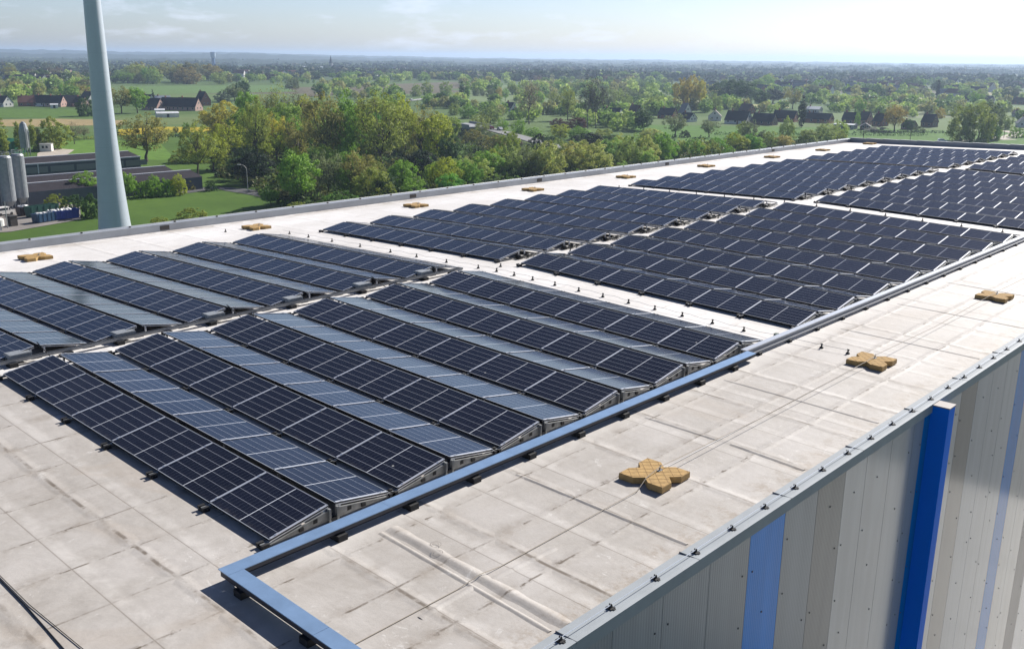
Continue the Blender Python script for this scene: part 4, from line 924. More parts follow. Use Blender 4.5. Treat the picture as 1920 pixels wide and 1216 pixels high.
for (ax, ay), (bx, by) in lines:
    L_ = abs(bx-ax); n_ = int(L_/(7 if ay > 172 else 5))
    for i in range(n_):
        f = nr.random(); px, py = ax+(bx-ax)*f, ay+(by-ay)*f+nr.normal(0, 3.2)
        if py < 140: continue
        p = spot(px, py); hgt = nr.uniform(5, 14)*(.75 if py > 190 else 1); pts.append((p[0], p[1], hgt*nr.uniform(.8, 1.4), hgt, int(nr.integers(0, 5))))
mass('hedgerow_trees', pts, 'countless hedgerow and garden trees between the fields and villages of the plain', .10, 21, [(.15, .235, .045), (.23, .31, .065), (.10, .165, .038), (.23, .235, .08), (.28, .35, .09)], 230)
pts = []
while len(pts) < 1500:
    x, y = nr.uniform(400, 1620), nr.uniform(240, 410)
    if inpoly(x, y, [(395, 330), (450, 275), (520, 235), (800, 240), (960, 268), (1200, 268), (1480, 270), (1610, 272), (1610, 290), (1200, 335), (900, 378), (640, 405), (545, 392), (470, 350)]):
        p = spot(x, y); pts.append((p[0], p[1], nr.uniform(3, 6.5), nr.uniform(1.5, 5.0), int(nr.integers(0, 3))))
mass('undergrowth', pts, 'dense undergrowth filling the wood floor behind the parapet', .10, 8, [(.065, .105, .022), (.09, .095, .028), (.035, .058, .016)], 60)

# ================================================================== BUILDINGS
def house_col(name, col): return mat('paint_'+name, col, .8, var=.12, scale=.6)
WALLS = {'white': house_col('white', (.68, .66, .62)), 'brick': house_col('brick', (.26, .115, .08)), 'pink': house_col('pink', (.46, .30, .25)), 'brown': house_col('brown', (.17, .11, .08)), 'grey': house_col('grey', (.36, .36, .36))}
ROOFS = {'dark': house_col('slate', (.028, .030, .038)), 'red': house_col('redtile', (.15, .06, .045)), 'grey': house_col('greyroof', (.20, .21, .23)), 'brown': house_col('brownroof', (.085, .058, .048)), 'pale': house_col('paleroof', (.55, .56, .58))}
GLASS = mat('window_glass', (.03, .035, .045), .1)
TRIMW = mat('white_trim', (.7, .7, .68), .6)
def house(px, py, w, d, wh_, rh, ang, wall, roof, label, group='houses', simple=False, name='house'):
    """ridge length w, depth d; ang is the ridge direction against the line of sight's right hand side"""
    p = spot(px, py); bear = bearing(p); rot = bear-math.pi/2+R(ang)
    o = empty(name, (p[0], p[1], G), label, 'house', group, rot)
    b = MB(); x, y = w/2, d/2
    b.add([(-x, -y, 0), (x, -y, 0), (x, y, 0), (-x, y, 0), (-x, -y, wh_), (x, -y, wh_), (x, y, wh_), (-x, y, wh_), (-x, 0, wh_+rh-.05), (x, 0, wh_+rh-.05)],
          [(0, 1, 5, 4), (2, 3, 7, 6), (1, 2, 6, 9, 5), (3, 0, 4, 8, 7), (0, 3, 2, 1)])
    b.build('wall', WALLS[wall], o)
    b = MB(); e = .35; t = .16
    for s in (-1, 1):
        ye = s*(y+e); ze_ = wh_-e*rh/y
        b.add([(-x-.25, ye, ze_), (x+.25, ye, ze_), (x+.25, 0, wh_+rh), (-x-.25, 0, wh_+rh), (-x-.25, ye, ze_+t), (x+.25, ye, ze_+t), (x+.25, 0, wh_+rh+t), (-x-.25, 0, wh_+rh+t)],
              [(0, 1, 2, 3), (4, 7, 6, 5), (0, 4, 5, 1), (0, 3, 7, 4), (1, 5, 6, 2)])
    ro = b.build('roof', ROOFS[roof], o)
    if simple: return o
    b = MB(); b.span((-w*.3-.4, -.4, wh_+rh-.9), (-w*.3+.4, .4, wh_+rh+1.2)); b.build('chimney', WALLS['brick'], ro)
    k = max(2, int(w/3.6))
    for i in range(k):
        xx = -w/2+(i+.5)*w/k
        for s in (-1, 1):
            b = MB(); b.span((xx-.6, s*(y+.02)-.03, .9), (xx+.6, s*(y+.02)+.03, 2.2)); f = b.build('window', TRIMW, o)
            b = MB(); b.span((xx-.52, s*(y+.05)-.02, .98), (xx+.52, s*(y+.05)+.02, 2.12)); b.build('pane', GLASS, f)
    for s in (-1, 1):
        for yy, zz in ((-d*.2, 1.2), (d*.2, 1.2), (0, wh_+rh*.3)):
            b = MB(); b.span((s*(x+.02)-.03, yy-.5, zz), (s*(x+.02)+.03, yy+.5, zz+1.2)); f = b.build('window', TRIMW, o)
            b = MB(); b.span((s*(x+.05)-.02, yy-.42, zz+.08), (s*(x+.05)+.02, yy+.42, zz+1.12)); b.build('pane', GLASS, f)
    b = MB(); b.span((w*.1-.5, -y-.05, 0), (w*.1+.5, -y+.02, 2.1)); b.build('door', WALLS['brown'], o)
    return o
gl = 'houses of the left hamlet'; gm = 'houses beyond the road'; gr = 'houses of the right village'
H = [
 (8, 200, 10, 8, 3, 4.6, 55, 'white', 'dark', 'white house with steep gable at the left photo edge', gl), (54, 199, 13, 9, 3, 4.4, 5, 'brick', 'red', 'brick house with reddish tiled roof in the left hamlet', gl), (84, 199, 13, 9, 2.8, 5, 25, 'white', 'dark', 'dark roofed house with white garage front in the left hamlet', gl),
 (106, 200, 12, 9, 2.8, 5, 30, 'pink', 'dark', 'dark roofed house with pale pink gable facing right, left hamlet', gl), (128, 199, 15, 10, 2.8, 5, 8, 'brown', 'dark', 'long dark roofed house left of the turbine tower', gl), (153, 200, 9, 8, 2.8, 4.4, 50, 'pink', 'dark', 'small pink gabled house left of the turbine tower', gl), (168, 192, 11, 9, 3, 5.5, 55, 'white', 'dark', 'white gabled house half hidden by the turbine tower', gl),
 (278, 199, 10, 8, 3, 5.5, 55, 'white', 'dark', 'white gabled house right of the turbine tower beside the spruce', gl), (288, 206, 13, 9, 2.6, 5.4, 40, 'pink', 'dark', 'dark roofed house with pink gable and white garage', gl), (306, 196, 11, 8, 3, 3.6, 10, 'grey', 'pale', 'house with light grey roof between two gabled ones', gl), (322, 206, 14, 9, 2.8, 5.6, 35, 'pink', 'dark', 'dark roofed house with cream gable, left of the twin pair', gl), (355, 207, 16, 9, 2.8, 5.8, 35, 'pink', 'dark', 'long dark roofed house with cream gable, right of the twin pair', gl), (381, 198, 9, 8, 4, 6.5, 60, 'brick', 'dark', 'tall red brick gabled house at the right end of the left hamlet', gl),
 (957, 209, 11, 9, 3, 5.5, 20, 'white', 'dark', 'house with dark roof and white chimney gable beside the leaning bare tree', gm), (972, 219, 12, 8, 2.6, 4, 5, 'brick', 'dark', 'low brick house in front of the white chimney house', gm), (1004, 214, 15, 9, 2.6, 4.6, 25, 'white', 'brown', 'brown roofed house with white gable edge behind the leaning bare tree', gm), (1048, 204, 9, 7, 2.6, 4, 15, 'brown', 'dark', 'small dark house left of the twin tall trees', gm),
 (1147, 222, 20, 10, 2.8, 6, 5, 'white', 'dark', 'long house with large dark roof right of the twin tall trees', gm), (1190, 220, 10, 9, 3.5, 7, 15, 'brown', 'brown', 'tall brown house with steep roof', gm), (1176, 231, 11, 8, 2.6, 3, 5, 'brown', 'dark', 'low dark annexe in front of the tall brown house', gm),
 (1252, 222, 17, 10, 3, 5.6, 8, 'brick', 'dark', 'dark blue-roofed brick house left of the steep grey roof', gr), (1284, 219, 9, 9, 3, 9, 30, 'white', 'grey', 'house with very steep light grey roof below the orange poplars', gr), (1290, 228, 13, 9, 2.6, 4.5, 20, 'white', 'dark', 'low house with curved white gable in front of the steep grey roof', gr), (1340, 226, 12, 10, 3.4, 5, 72, 'white', 'brown', 'chalet with broad white gable facing the camera', gr),
 (1384, 232, 22, 11, 2.8, 7.2, 5, 'white', 'dark', 'large dark hipped looking roof house in the middle of the right village', gr), (1400, 213, 14, 10, 3, 6, 20, 'brick', 'brown', 'brick house behind the large dark roof', gr), (1433, 234, 21, 10, 2.8, 6, 5, 'brown', 'dark', 'long dark roofed house second right of the large dark roof', gr), (1472, 228, 22, 10, 3, 6, 0, 'brick', 'dark', 'dark roofed brick house left of the column poplar', gr), (1532, 230, 28, 11, 3, 4.6, 0, 'brick', 'dark', 'long dark roofed house right of the column poplar', gr), (1526, 212, 16, 10, 3.4, 2.5, 0, 'grey', 'pale', 'house with pale sheet roof behind the long dark one', gr), (1585, 242, 18, 8, 3, .6, 0, 'grey', 'pale', 'flat roofed pale outbuilding near the far roof corner', gr),
 (1593, 232, 12, 9, 3.4, 5.6, 0, 'brown', 'dark', 'first of three dark tall roofed houses near the far roof corner', gr), (1622, 234, 9, 9, 3.6, 6.6, 12, 'pink', 'dark', 'second of three dark tall roofed houses, with pink side wall', gr), (1650, 236, 10, 9, 3.4, 6, 15, 'brick', 'dark', 'third of three dark tall roofed houses, left of the golden tree', gr), (1622, 243, 12, 7, 2.2, 2.4, 70, 'brown', 'dark', 'low garage with white edged gable before the second dark house', gr),
 (1704, 243, 10, 8, 2.8, 3.6, 10, 'brown', 'brown', 'low brown house right of the golden tree', gr), (1742, 238, 11, 9, 3.6, 6.2, 8, 'brown', 'dark', 'dark two storey house left of the big rounded tree group', gr), (1665, 200, 20, 10, 3, 5.2, 4, 'brown', 'dark', 'dark roofed house in the second line above the golden tree', gr), (1716, 203, 24, 10, 3, 5, 4, 'brown', 'brown', 'long brown roofed house in the second line of the right village', gr), (1752, 205, 18, 10, 3, 5, 4, 'brown', 'dark', 'dark roofed house right end of the second line', gr), (1690, 194, 16, 9, 3, 4.5, 20, 'brick', 'red', 'reddish roofed house behind the second line', gr),
 (1775, 188, 18, 10, 3, 4.6, 5, 'white', 'dark', 'dark roofed house left of the far tan field', gr), (1806, 192, 22, 10, 3, 4.6, 4, 'white', 'dark', 'long dark roofed house before the far tan field', gr), (1848, 192, 20, 10, 3, 5, 6, 'brown', 'dark', 'dark roofed house behind the big rounded tree group', gr), (1880, 206, 17, 10, 3.4, 4.4, 15, 'brick', 'grey', 'brick house with grey roof at the right', gr), (1912, 196, 18, 10, 3, 5, 10, 'brick', 'brown', 'brown roofed house at the right photo edge', gr), (1914, 220, 16, 9, 3, 3, 0, 'grey', 'dark', 'low dark shed at the right photo edge', gr), (1918, 238, 13, 9, 2.8, 5, 60, 'white', 'grey', 'grey roofed house corner at the right photo edge above the path', gr),
]
for h in H:
    h = list(h); g_ = h[-1]
    if g_ == gl: h[6] = -h[6]
    else: h[2] *= .64; h[3] *= .8; h[4] *= .86; h[5] *= .72; h[6] = -(abs(h[6])+20)
    house(*h)
rr = random.Random(31)
def far_house(px, py, label, g):
    house(px, py, rr.uniform(12, 21), rr.uniform(8, 12), rr.uniform(4.2, 6.8), rr.uniform(3.6, 6), rr.choice([-20, -30, -45, -60, -75, 10]), rr.choice(['white', 'white', 'white', 'brick', 'pink']), rr.choice(['dark', 'red', 'red', 'brown', 'grey']), label, g, simple=True)
for ct, (x0, x1, y0, y1), lb, g in ((24, (0, 130, 142, 158), 'tiny far house among the trees of the left hill-foot village', 'far houses left'), (28, (430, 830, 133, 146), 'tiny far house of the village around the church spire', 'far houses by the church'), (18, (860, 1030, 134, 143), 'tiny far house of the middle horizon village', 'far houses middle'), (38, (1330, 1560, 150, 180), 'small far house in the middle village among trees', 'far houses middle right'), (34, (1560, 1800, 150, 186), 'small far house in the right village among trees', 'far houses right'), (8, (1780, 1920, 160, 185), 'small far house at the right horizon', 'far houses far right')):
    for i in range(ct): far_house(rr.uniform(x0, x1), rr.uniform(y0, y1), lb, g)
# factory sheds at the left
DARKROOF = mat('shed_roofing', (.030, .026, .031), .9, var=.18, scale=.5, spec=.15); SHEDW = mat('shed_wall', (.085, .098, .12), .7, var=.1, scale=.5); RIDGEW = mat('ridge_cap', (.60, .60, .62), .5)
def shed(name, label, x0, x1, y0, y1, hw, ridges, wins=False):
    o = empty(name, ((x0+x1)/2, y0, G), label, 'shed'); ox, oy = o.location[0], o.location[1]
    def pb(b, nm, m, par=None):
        q = b.build(nm, m, par or o); q.location = (-ox, -oy, -G) if not par else (0, 0, 0); return q
    b = MB(); b.span((x0, y0, G), (x1, y1, G+hw)); pb(b, 'wall', SHEDW)
    b = MB(); c = MB(); n_ = len(ridges)
    for i, (xa, xb, xm, hr) in enumerate(ridges):
        b.loft([(xa, 0, G+hw+.01), (xb, 0, G+hw+.01), (xm, 0, G+hr)], (0, y0-.3, 0), (0, y1+.3, 0))
        c.span((xm-.35, y0-.35, G+hr-.1), (xm+.35, y1+.35, G+hr+.12))
    rf = pb(b, 'roof', DARKROOF); pb(c, 'ridge_cap', RIDGEW, rf)
    if wins:
        y = y0+6
        while y < y1-4:
            b = MB(); b.span((x1-.05, y, G+hw-2.6), (x1+.06, y+7, G+hw-.9)); pb(b, 'window', mat('skylight', (.21, .22, .21), .4)); y += 7.8
        b = MB(); b.span((x1-.2, y0, G+hw-.1), (x1+.4, y1, G+hw+.25)); pb(b, 'eave_trim', RIDGEW)
        b = MB(); b.span((x1+.02, 108, G+3.4), (x1+.3, 108.3, G+hw)); pb(b, 'downpipe', RIDGEW)
    return o
shed('factory_shed', 'low dark factory shed with two white ridge lines behind the silos', -276, -246, 20, 138, 3.6, [(-261, -246, -253, 5.0), (-276, -261, -268, 5.0)])
shed('factory_shed', 'taller dark factory hall with row of windows behind the low shed', -304, -287, 20, 140, 6.2, [(-304, -287, -295.5, 7.4)], True)
# silos
SILO = mat('silo_aluminium', (.30, .315, .33), .5, .3, .18, 1.5)
def silo(px, py, w, hh, label):
    p = spot(px, py); o = empty('silo', (p[0], p[1], G), label, 'silo', 'pair of factory silos')
    b = MB(); r = w/2; b.tube([(0, 0, 1.2), (0, 0, 2.6), (0, 0, hh-.4), (0, 0, hh)], [r*.35, r, r, r*.8], 24); b.build('tank', SILO, o, smooth=False)
    b = MB()
    for a in range(4): b.tube([(r*.8*math.cos(a*1.57+.8), r*.8*math.sin(a*1.57+.8), 0), (r*.8*math.cos(a*1.57+.8), r*.8*math.sin(a*1.57+.8), 2.6)], .09, 6)
    b.build('leg', SILO, o)
    b = MB(); b.tube([(0, -r-.12, 1), (0, -r-.12, hh+.4), (0, 0, hh+.5)], .1, 6); b.tube([(r+.05, 0, 2), (r+.05, 0, hh)], .06, 5); b.build('pipe', M_GALV, o)
    b = MB()
    for a in range(12):
        t0, t1 = a*math.pi/6, (a+1)*math.pi/6; b.tube([(r*.8*math.cos(t0), r*.8*math.sin(t0), hh+.9), (r*.8*math.cos(t1), r*.8*math.sin(t1), hh+.9)], .03, 4); b.tube([(r*.8*math.cos(t0), r*.8*math.sin(t0), hh-.1), (r*.8*math.cos(t0), r*.8*math.sin(t0), hh+.9)], .03, 4)
    b.build('railing', M_GALV, o)
silo(20, 396, 3.3, 13.6, 'left one of the two tall grey metal silos'); silo(44, 389, 3.1, 13.5, 'right one of the two tall grey metal silos')
p = spot(50, 292); o = empty('filter_tower', (p[0], p[1], G), 'steel filter tower with pipes between two slim poplars', 'filter tower')
b = MB(); b.tube([(0, 0, 3), (0, 0, 10), (0, 0, 12), (0, 0, 12.8)], [1.6, 1.6, 1.1, .2], 14); b.build('tank', SILO, o)
b = MB()
for a in range(4): b.tube([(1.5*math.cos(a*1.57), 1.5*math.sin(a*1.57), 0), (1.5*math.cos(a*1.57), 1.5*math.sin(a*1.57), 4)], .15, 6)
b.build('leg', SILO, o)
b = MB()
for a in range(5): b.tube([(1.7*math.cos(a*.9), 1.7*math.sin(a*.9)-.3, 2), (1.9*math.cos(a*.9), 1.9*math.sin(a*.9)-.3, 9), (.5*math.cos(a*.9), .5*math.sin(a*.9), 12.6)], .22, 6)
b.build('pipe', M_GALV, o)
p = spot(20, 286); o = empty('green_hall', (p[0], p[1], G), 'small green sheet metal hall behind the silos', 'hall', None, .3)
b = MB(); b.span((-5, -3, 0), (5, 3, 4.4)); b.build('wall', mat('green_sheet', (.012, .15, .07), .5, var=.15, scale=.8), o)
b = MB(); b.loft([(0, -3.2, 4.42), (0, 3.2, 4.42), (0, 0, 5.6)], (-5.2, 0, 0), (5.2, 0, 0)); b.build('roof', mat('green_sheet', (.012, .15, .07)), o)
b = MB(); b.span((1, -3.05, 0), (3.6, -2.98, 3.4)); b.build('door', mat('green_door', (.008, .09, .05), .5), o)
p = spot(88, 284); o = empty('site_hut', (p[0], p[1], G), 'white site hut with two windows beside the gravel yard', 'hut', None, bearing(p)-math.pi/2-.3)
b = MB(); b.span((-2.2, -1.4, .2), (2.2, 1.4, 3)); b.build('wall', WALLS['white'], o); b = MB(); b.span((-2.3, -1.5, 3.0), (2.3, 1.5, 3.15)); b.build('roof', WALLS['grey'], o)
for s in (-.9, .5): b = MB(); b.span((s-.4, -1.45, 1.4), (s+.4, -1.38, 2.3)); b.build('window', GLASS, o)
# skip containers
def skip(px, py, l, w, h, rot, name, col, label, fill):
    p = spot(px, py); o = empty('skip_container', (p[0], p[1], G+.1), label, 'container', 'skip containers in the yard', rot)
    m = mat('skip_'+name, col, .5, var=.15, scale=1.5); b = MB(); x, y = l/2, w/2
    out = [(-x+.25, -y, .15), (x-.25, -y, .15), (x-.25, y, .15), (-x+.25, y, .15), (-x, -y, h), (x, -y, h), (x, y, h), (-x, y, h)]
    inn = [(-x+.1, -y+.1, h), (x-.1, -y+.1, h), (x-.1, y-.1, h), (-x+.1, y-.1, h), (-x+.3, -y+.1, .3), (x-.3, -y+.1, .3), (x-.3, y-.1, .3), (-x+.3, y-.1, .3)]
    b.add(out+inn, [(0, 3, 2, 1), (0, 1, 5, 4), (1, 2, 6, 5), (2, 3, 7, 6), (3, 0, 4, 7), (4, 5, 9, 8), (5, 6, 10, 9), (6, 7, 11, 10), (7, 4, 8, 11), (8, 9, 13, 12), (9, 10, 14, 13), (10, 11, 15, 14), (11, 8, 12, 15), (12, 13, 14, 15)])
    b.build('tub', m, o)
    for i in range(5): b = MB(); xx = -x+.5+i*(l-1)/4; b.span((xx-.06, -y-.08, .2), (xx+.06, -y, h-.05)); b.span((xx-.06, y, .2), (xx+.06, y+.08, h-.05)); b.build('rib', m, o)
    if fill:
        r = random.Random(px); b = MB()
        for i in range(14):
            c = Vector((r.uniform(-x+.6, x-.6), r.uniform(-y+.4, y-.4), h-.25+r.uniform(0, .25))); M = Matrix.Rotation(r.uniform(0, 3), 3, Vector((r.random(), r.random(), 1)).normalized())
            b.box(c, (r.uniform(.5, 1.1), r.uniform(.4, .8), r.uniform(.2, .5)), 0, M)
        f = b.build('rubbish_sacks', mat('white_sacks', (.7, .69, .68), .8), None); f.location = o.location; f.rotation_euler = o.rotation_euler
        tag(f, fill, 'rubbish sacks')
skip(80, 405, 7.5, 2.4, 2.6, 1.72, 'green', (.018, .085, .06), 'long dark green skip container behind the blue ones', None)
skip(85, 416, 5.5, 2.3, 2.1, 1.82, 'tealblue', (.015, .06, .13), 'dull dark blue skip container in front of the green one', 'pale sacks lying in the dull dark blue skip')
skip(122, 411, 6.2, 2.3, 2.2, 1.62, 'blue', (.008, .03, .25), 'bright blue ribbed skip container at the right of the yard', 'white sacks heaped in the bright blue skip')
skip(48, 404, 3.6, 2.2, 2.2, 1.7, 'brown', (.05, .035, .035), 'small dark brown skip beside the silos', 'white sacks heaped in the small dark brown skip')
p = spot(24, 424); o = empty('bin_shelter', (p[0], p[1], G), 'small dark wooden bin shelter in front of the silos', 'shelter', None, .1)
b = MB(); b.span((-.9, -.8, 0), (-.78, .8, 2.3)); b.span((.78, -.8, 0), (.9, .8, 2.3)); b.span((-.78, .7, 0), (.78, .8, 2.3)); b.build('wall', mat('shelter_wood', (.09, .075, .065), .8), o); b = MB(); b.span((-1, -.9, 2.3), (1, .9, 2.42)); b.build('roof', mat('shelter_roof', (.03, .03, .03), .8), o)
p = spot(15, 428); b = MB(); b.tube([(0, 0, 0), (0, 0, 6.0)], [.12, .09], 8); b.span((-.2, -.2, 0), (.2, .2, .12)); tag(b.build('yard_post', M_GALV, None, (p[0], p[1], G)), 'pale grey post standing left of the bin shelter', 'post')
p = spot(-3, 432); b = MB(); b.tube([(0, 0, .6), (0, 0, .9), (0, 0, 2.3), (0, 0, 2.6)], [1.0, 1.35, 1.35, .9], 18); b.span((-.9, -.5, 0), (-.6, .5, .9)); b.span((.6, -.5, 0), (.9, .5, .9)); tag(b.build('water_tank', WALLS['white'], None, (p[0], p[1], G+.1)), 'white round tank cut by the left photo edge', 'tank')
p = spot(8, 404); o = empty('parked_van', (p[0], p[1], G+.1), 'small white van parked at the foot of the silos', 'van', None, 1.8)
b = MB(); b.loft([(-2.2, 0, .35), (2.2, 0, .35), (2.2, 0, 1.1), (1.5, 0, 1.25), (1.0, 0, 2.0), (-2.2, 0, 2.0)], (0, -.9, 0), (0, .9, 0)); b.build('body', WALLS['white'], o)
b = MB(); b.span((.9, -.92, 1.25), (1.2, .92, 1.8)); b.span((-1.9, -.915, 1.3), (.6, .915, 1.8)); b.build('window', GLASS, o)
for x in (-1.4, 1.4):
    for y in (-.85, .85): b = MB(); b.tube([(x, y-.1, .35), (x, y+.1, .35)], .35, 12); b.build('wheel', M_BLACK, o)
# white polytunnel / sheds near the left hamlet
def small_shed(px, py, l, d, h, col, label, rot=0.0):
    p = spot(px, py); o = empty('shed', (p[0], p[1], G), label, 'shed', None, bearing(p)-math.pi/2+rot)
    b = MB(); b.span((-l/2, -d/2, 0), (l/2, d/2, h)); b.build('wall', WALLS[col], o); b = MB(); b.loft([(0, -d/2-.2, h+.01), (0, d/2+.2, h+.01), (0, 0, h+.9)], (-l/2-.2, 0, 0), (l/2+.2, 0, 0)); b.build('roof', ROOFS['pale'], o)
    b = MB(); b.span((-.7, -d/2-.04, 0), (.7, -d/2+.02, min(2.2, h-.2))); b.build('door', ROOFS['dark'], o)
small_shed(314, 220, 13, 6, 2.6, 'white', 'long low white shed in the field before the twin gabled houses', .15); small_shed(102, 203, 5, 3, 2.4, 'white', 'small white field shelter in the green left meadow'); small_shed(708, 149, 46, 16, 6, 'white', 'white farm hall with dark roof in the far fields', .1); small_shed(460, 139, 28, 14, 6, 'grey', 'pale flat looking hall in the far village'); small_shed(585, 130, 60, 25, 7, 'white', 'pale industrial hall left of the church spire'); small_shed(300, 214, 6, 5, 2.6, 'white', 'white garage before the pink gabled house')
# street lamp
p = spot(465, 359); k = mpp(p); o = empty('street_lamp', (p[0], p[1], G), 'slim curved grey street lamp beside the lane at the wood edge', 'street lamp')
right = Vector((_rt[0], _rt[1], 0)); hh = 50*k
b = MB(); b.tube([(0, 0, 0), (0, 0, hh*.8)]+[tuple(Vector((0, 0, hh*.8+hh*.2*math.sin(a)))-right*(1-math.cos(a))*1.6) for a in (.4, .8, 1.2, 1.5)], [.11, .08, .07, .06, .06, .05], 8); b.build('pole', mat('lamp_pole', (.48, .47, .45), .5, .3), o)
b = MB(); b.box(tuple(Vector((0, 0, hh))-right*2.1), (1.0, .35, .18), 0, Matrix.Rotation(YAW*-1, 3, 'Z')); b.build('lamp_head', mat('lamp_head', (.55, .54, .5), .4), o)
# wind turbine tower
p = spot(217, 442); o = empty('wind_turbine_tower', (p[0], p[1], G), 'huge pale grey-blue tapering wind turbine tower rising out of the frame', 'wind turbine tower')
prof = [(-1, 3.75), (0, 3.55), (3, 3.22), (7, 2.92), (11, 2.66), (20.6, 2.24), (30.7, 1.98), (41, 1.80), (50, 1.62), (62, 1.42), (78, 1.2)]
b = MB(); b.tube([(0, 0, z) for z, r in prof], [r for z, r in prof], 72)
TW = mat('tower_paint', (.49, .54, .60), .42, 0, .05, .25, spec=1.0)
TW.node_tree.nodes['Principled BSDF'].inputs['Coat Weight'].default_value = .8; TW.node_tree.nodes['Principled BSDF'].inputs['Coat Roughness'].default_value = .36
b.build('tower_shell', TW, o, smooth=True)
b = MB()
for z in (3.8, 7.6, 11.4, 15.2, 19, 22.8, 26.6, 30.4, 34.2, 38): r = np.interp(z, [q[0] for q in prof], [q[1] for q in prof]); b.tube([(0, 0, z-.02), (0, 0, z+.02)], [r+.004, r+.004], 72, cap=False)
b.build('segment_joint', mat('tower_joint', (.40, .47, .52), .5), o)
# church, water tower
p = spot(621, 134); o = empty('church', (p[0], p[1], G), 'dark far church with pointed spire on the horizon', 'church', None, .4)
b = MB(); b.span((-3.5, -3.5, 0), (3.5, 3.5, 19)); b.build('bell_tower', ROOFS['grey'], o); b = MB(); b.tube([(0, 0, 19), (0, 0, 37)], [4.0, .2], 8); b.build('spire', ROOFS['dark'], o); b = MB(); b.span((3.5, -6, 0), (32, 6, 8)); b.build('nave_wall', WALLS['brick'], o); b = MB(); b.loft([(0, -6.6, 8.02), (0, 6.6, 8.02), (0, 0, 14)], (3.5, 0, 0), (33, 0, 0)); b.build('roof', ROOFS['dark'], o)
p = spot(401, 128); k = mpp(p); o = empty('water_tower', (p[0], p[1], G), 'far blue and white water tower above the trees', 'water tower')
b = MB(); b.tube([(0, 0, 0), (0, 0, 30)], 6.5*k/1.3*.6, 16); b.build('shaft', mat('water_tower_blue', (.10, .19, .36), .6), o); b = MB(); b.tube([(0, 0, 28), (0, 0, 31), (0, 0, 41), (0, 0, 41.5)], [4*k, 4.6*k, 4.6*k, 4.2*k], 20); b.build('tank', mat('water_tank_pale', (.45, .55, .66), .6), o); b = MB(); b.tube([(0, 0, 41.6), (0, 0, 42.4), (0, 0, 43.2)], [4.7*k, 4.7*k, 3*k], 20); b.build('cap', mat('water_tower_cap', (.12, .2, .34), .6), o)
# ================================================================== ROAD BRIDGE, CARS, POLES
CON = mat('bridge_concrete', (.26, .27, .28), .8, var=.12, scale=.5)
A, B_ = spot(842, 231, G+5.5), spot(880, 238, G+5.5); D = (B_-A)[:2]; Ln = float(np.linalg.norm(D)); ra = math.atan2(D[1], D[0])
o = empty('road_bridge', (A[0], A[1], G), 'grey concrete road bridge with dark underpass half hidden by trees', 'bridge', None, ra)
b = MB(); b.span((0, -.0, 4.6), (Ln, 11, 5.5)); b.build('deck', CON, o)
b = MB(); b.span((0, -.35, 4.4), (Ln, -.02, 6.5)); b.build('parapet', CON, o); b = MB(); b.span((0, 11.02, 4.4), (Ln, 11.35, 6.5)); b.build('parapet', CON, o)
for x in (Ln*.15, Ln*.62, Ln*.97): b = MB(); b.tube([(x, 1, 0), (x, 1, 4.6)], .45, 10); b.tube([(x, 9, 0), (x, 9, 4.6)], .45, 10); b.build('pillar', CON, o)
rp = [spot(*q, z_) for q, z_ in [((765, 189), G+.3), ((795, 184.5), G+.6), ((822, 181.5), G+.6)]]; ribbon('road', rp, 8, mat('pale_road', (.33, .33, .31), .85, var=.1, scale=.3), .35)
rp = [spot(*q, G+4.5) for q in [(878, 234.5), (905, 240), (935, 246.5), (970, 254.5), (1010, 264), (1062, 276)]]
ribbon('road', rp, 7.5, mat('grey_road', (.20, .20, .195), .85, var=.1, scale=.3), 0, [G+5.2, G+5.0, G+4.7, G+4.4, G+4.1, G+3.8])
b = MB(); vs = []
for i, q in enumerate(rp):
    d_ = rp[min(i+1, 5)]-rp[max(i-1, 0)]; nn = np.array([-d_[1], d_[0]])/np.linalg.norm(d_[:2]); h_ = 5.1-.28*i
    for s, z_ in ((-15, 0), (-6, h_-.12), (6, h_-.12), (15, 0)): vs.append((q[0]+nn[0]*s, q[1]+nn[1]*s, G+z_))
b.add(vs, [(i*4+j, i*4+j+1, (i+1)*4+j+1, (i+1)*4+j) for i in range(5) for j in range(3)]); b.build('embankment', mat('bank_grass', (.075, .11, .03), .9, var=.3, scale=.3, spec=.1))['kind'] = 'structure'
def car(p, rot, col, label, name):
    o = empty('car', tuple(p), label, 'car', None, rot); b = MB()
    b.loft([(-2.1, 0, .3), (2.1, 0, .3), (2.15, 0, .75), (1.2, 0, .9), (.6, 0, 1.42), (-1.3, 0, 1.45), (-2.05, 0, .95)], (0, -.85, 0), (0, .85, 0)); b.build('body', mat('car_'+name, col, .3), o)
    b = MB(); b.loft([(-1.6, 0, .95), (1.05, 0, .95), (.55, 0, 1.36), (-1.2, 0, 1.38)], (0, -.86, 0), (0, .86, 0)); b.build('window', GLASS, o)
    for x in (-1.3, 1.3):
        for y in (-.8, .8): b = MB(); b.tube([(x, y-.1, .3), (x, y+.1, .3)], .31, 12); b.build('wheel', M_BLACK, o)
rd = math.atan2((rp[3]-rp[2])[1], (rp[3]-rp[2])[0]); q = rp[1]*.45+rp[2]*.55
car((q[0], q[1], G+4.86), rd, (.10, .012, .015), 'dark red car driving on the road beside the bridge', 'red')
q = rp[1]*.2+rp[2]*.8; car((q[0]+1.6, q[1]+1.6, G+4.8), rd, (.6, .6, .6), 'light car just ahead of the dark red one', 'light')
q = spot(771, 188.5, G+.66); car(q, math.atan2(D[1], D[0])+.3, (.5, .5, .52), 'pale car on the upper road between the fields', 'grey')
q = spot(1766, 266); car((q[0], q[1], G+.1), bearing(q)-1.4, (.75, .76, .78), 'white car standing on the field track beyond the far parapet', 'white')
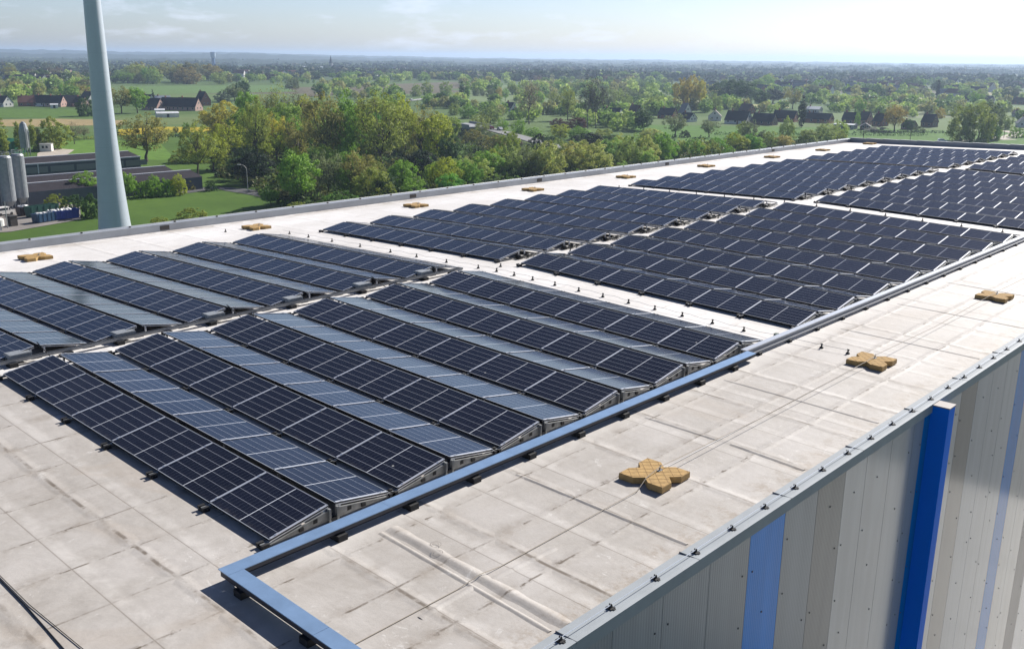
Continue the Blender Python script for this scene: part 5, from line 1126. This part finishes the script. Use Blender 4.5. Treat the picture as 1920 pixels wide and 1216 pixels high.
def pole(px, py, hpx, label, g):
    p = spot(px, py); k = mpp(p); b = MB(); b.tube([(0, 0, 0), (0, 0, hpx*k)], [.16, .11], 7); b.box((0, 0, hpx*k-.5), (1.6, .12, .12), 0, Matrix.Rotation(.6, 3, 'Z')); tag(b.build('utility_pole', M_BARK, None, (p[0], p[1], G)), label, 'utility pole', g)
pole(1705, 274, 30, 'dark wooden utility pole in the meadow below the golden tree', 'utility poles'); pole(1882, 259, 22, 'dark wooden utility pole beside the gravel path', 'utility poles'); pole(1617, 276, 28, 'short utility pole just behind the far left roof corner', 'utility poles')
# long hedges between the meadows
def hedge(p0, p1, h, w, col, label):
    A, B2 = spot(*p0), spot(*p1); L_ = float(np.linalg.norm(B2-A)); r = np.random.default_rng(int(p0[0])); n_ = int(L_*14); q = r.uniform(-.5, .5, (n_, 3))*np.array([L_, w, h])+np.array([0, 0, h/2])
    me = leaf_mesh(q, .32, q*np.array([0, .6, .8]), int(p0[0]), 'hedge'); o = put('hedge', me, None, ((A[0]+B2[0])/2, (A[1]+B2[1])/2, G), (0, 0, math.atan2(B2[1]-A[1], B2[0]-A[0])), color=col); tag(o, label, 'hedge')
hedge((1200, 257), (1270, 258), 1.6, 1.6, DG, 'short dark hedge at the left of the right meadow'); hedge((1340, 253), (1740, 255), 1.5, 1.4, DG, 'long dark hedge line crossing the right meadow'); hedge((1600, 249), (1790, 250), 1.4, 1.4, DK, 'dark clipped hedge in front of the right houses'); hedge((300, 257), (410, 258), 1.3, 1.4, DG, 'low dark hedge below the rapeseed field'); hedge((90, 262), (185, 260), 1.2, 1.2, OL, 'low hedge along the meadow left of the turbine tower')

# ================================================================== HAZE
hb = MB(); hb.span((-15500, -5500, G-1), (8500, 17500, 60))
hm = bpy.data.materials.new('haze_air'); hm.use_nodes = True; hn = hm.node_tree.nodes; hl = hm.node_tree.links
for q in list(hn):
    if q.type == 'BSDF_PRINCIPLED': hn.remove(q)
pv = hn.new('ShaderNodeVolumePrincipled'); pv.inputs['Color'].default_value = (.60, .77, 1.0, 1); pv.inputs['Density'].default_value = 1.3e-4; pv.inputs['Anisotropy'].default_value = .35
hl.new(pv.outputs[0], hn['Material Output'].inputs['Volume'])
hz = hb.build('haze', hm); hz['kind'] = 'stuff'
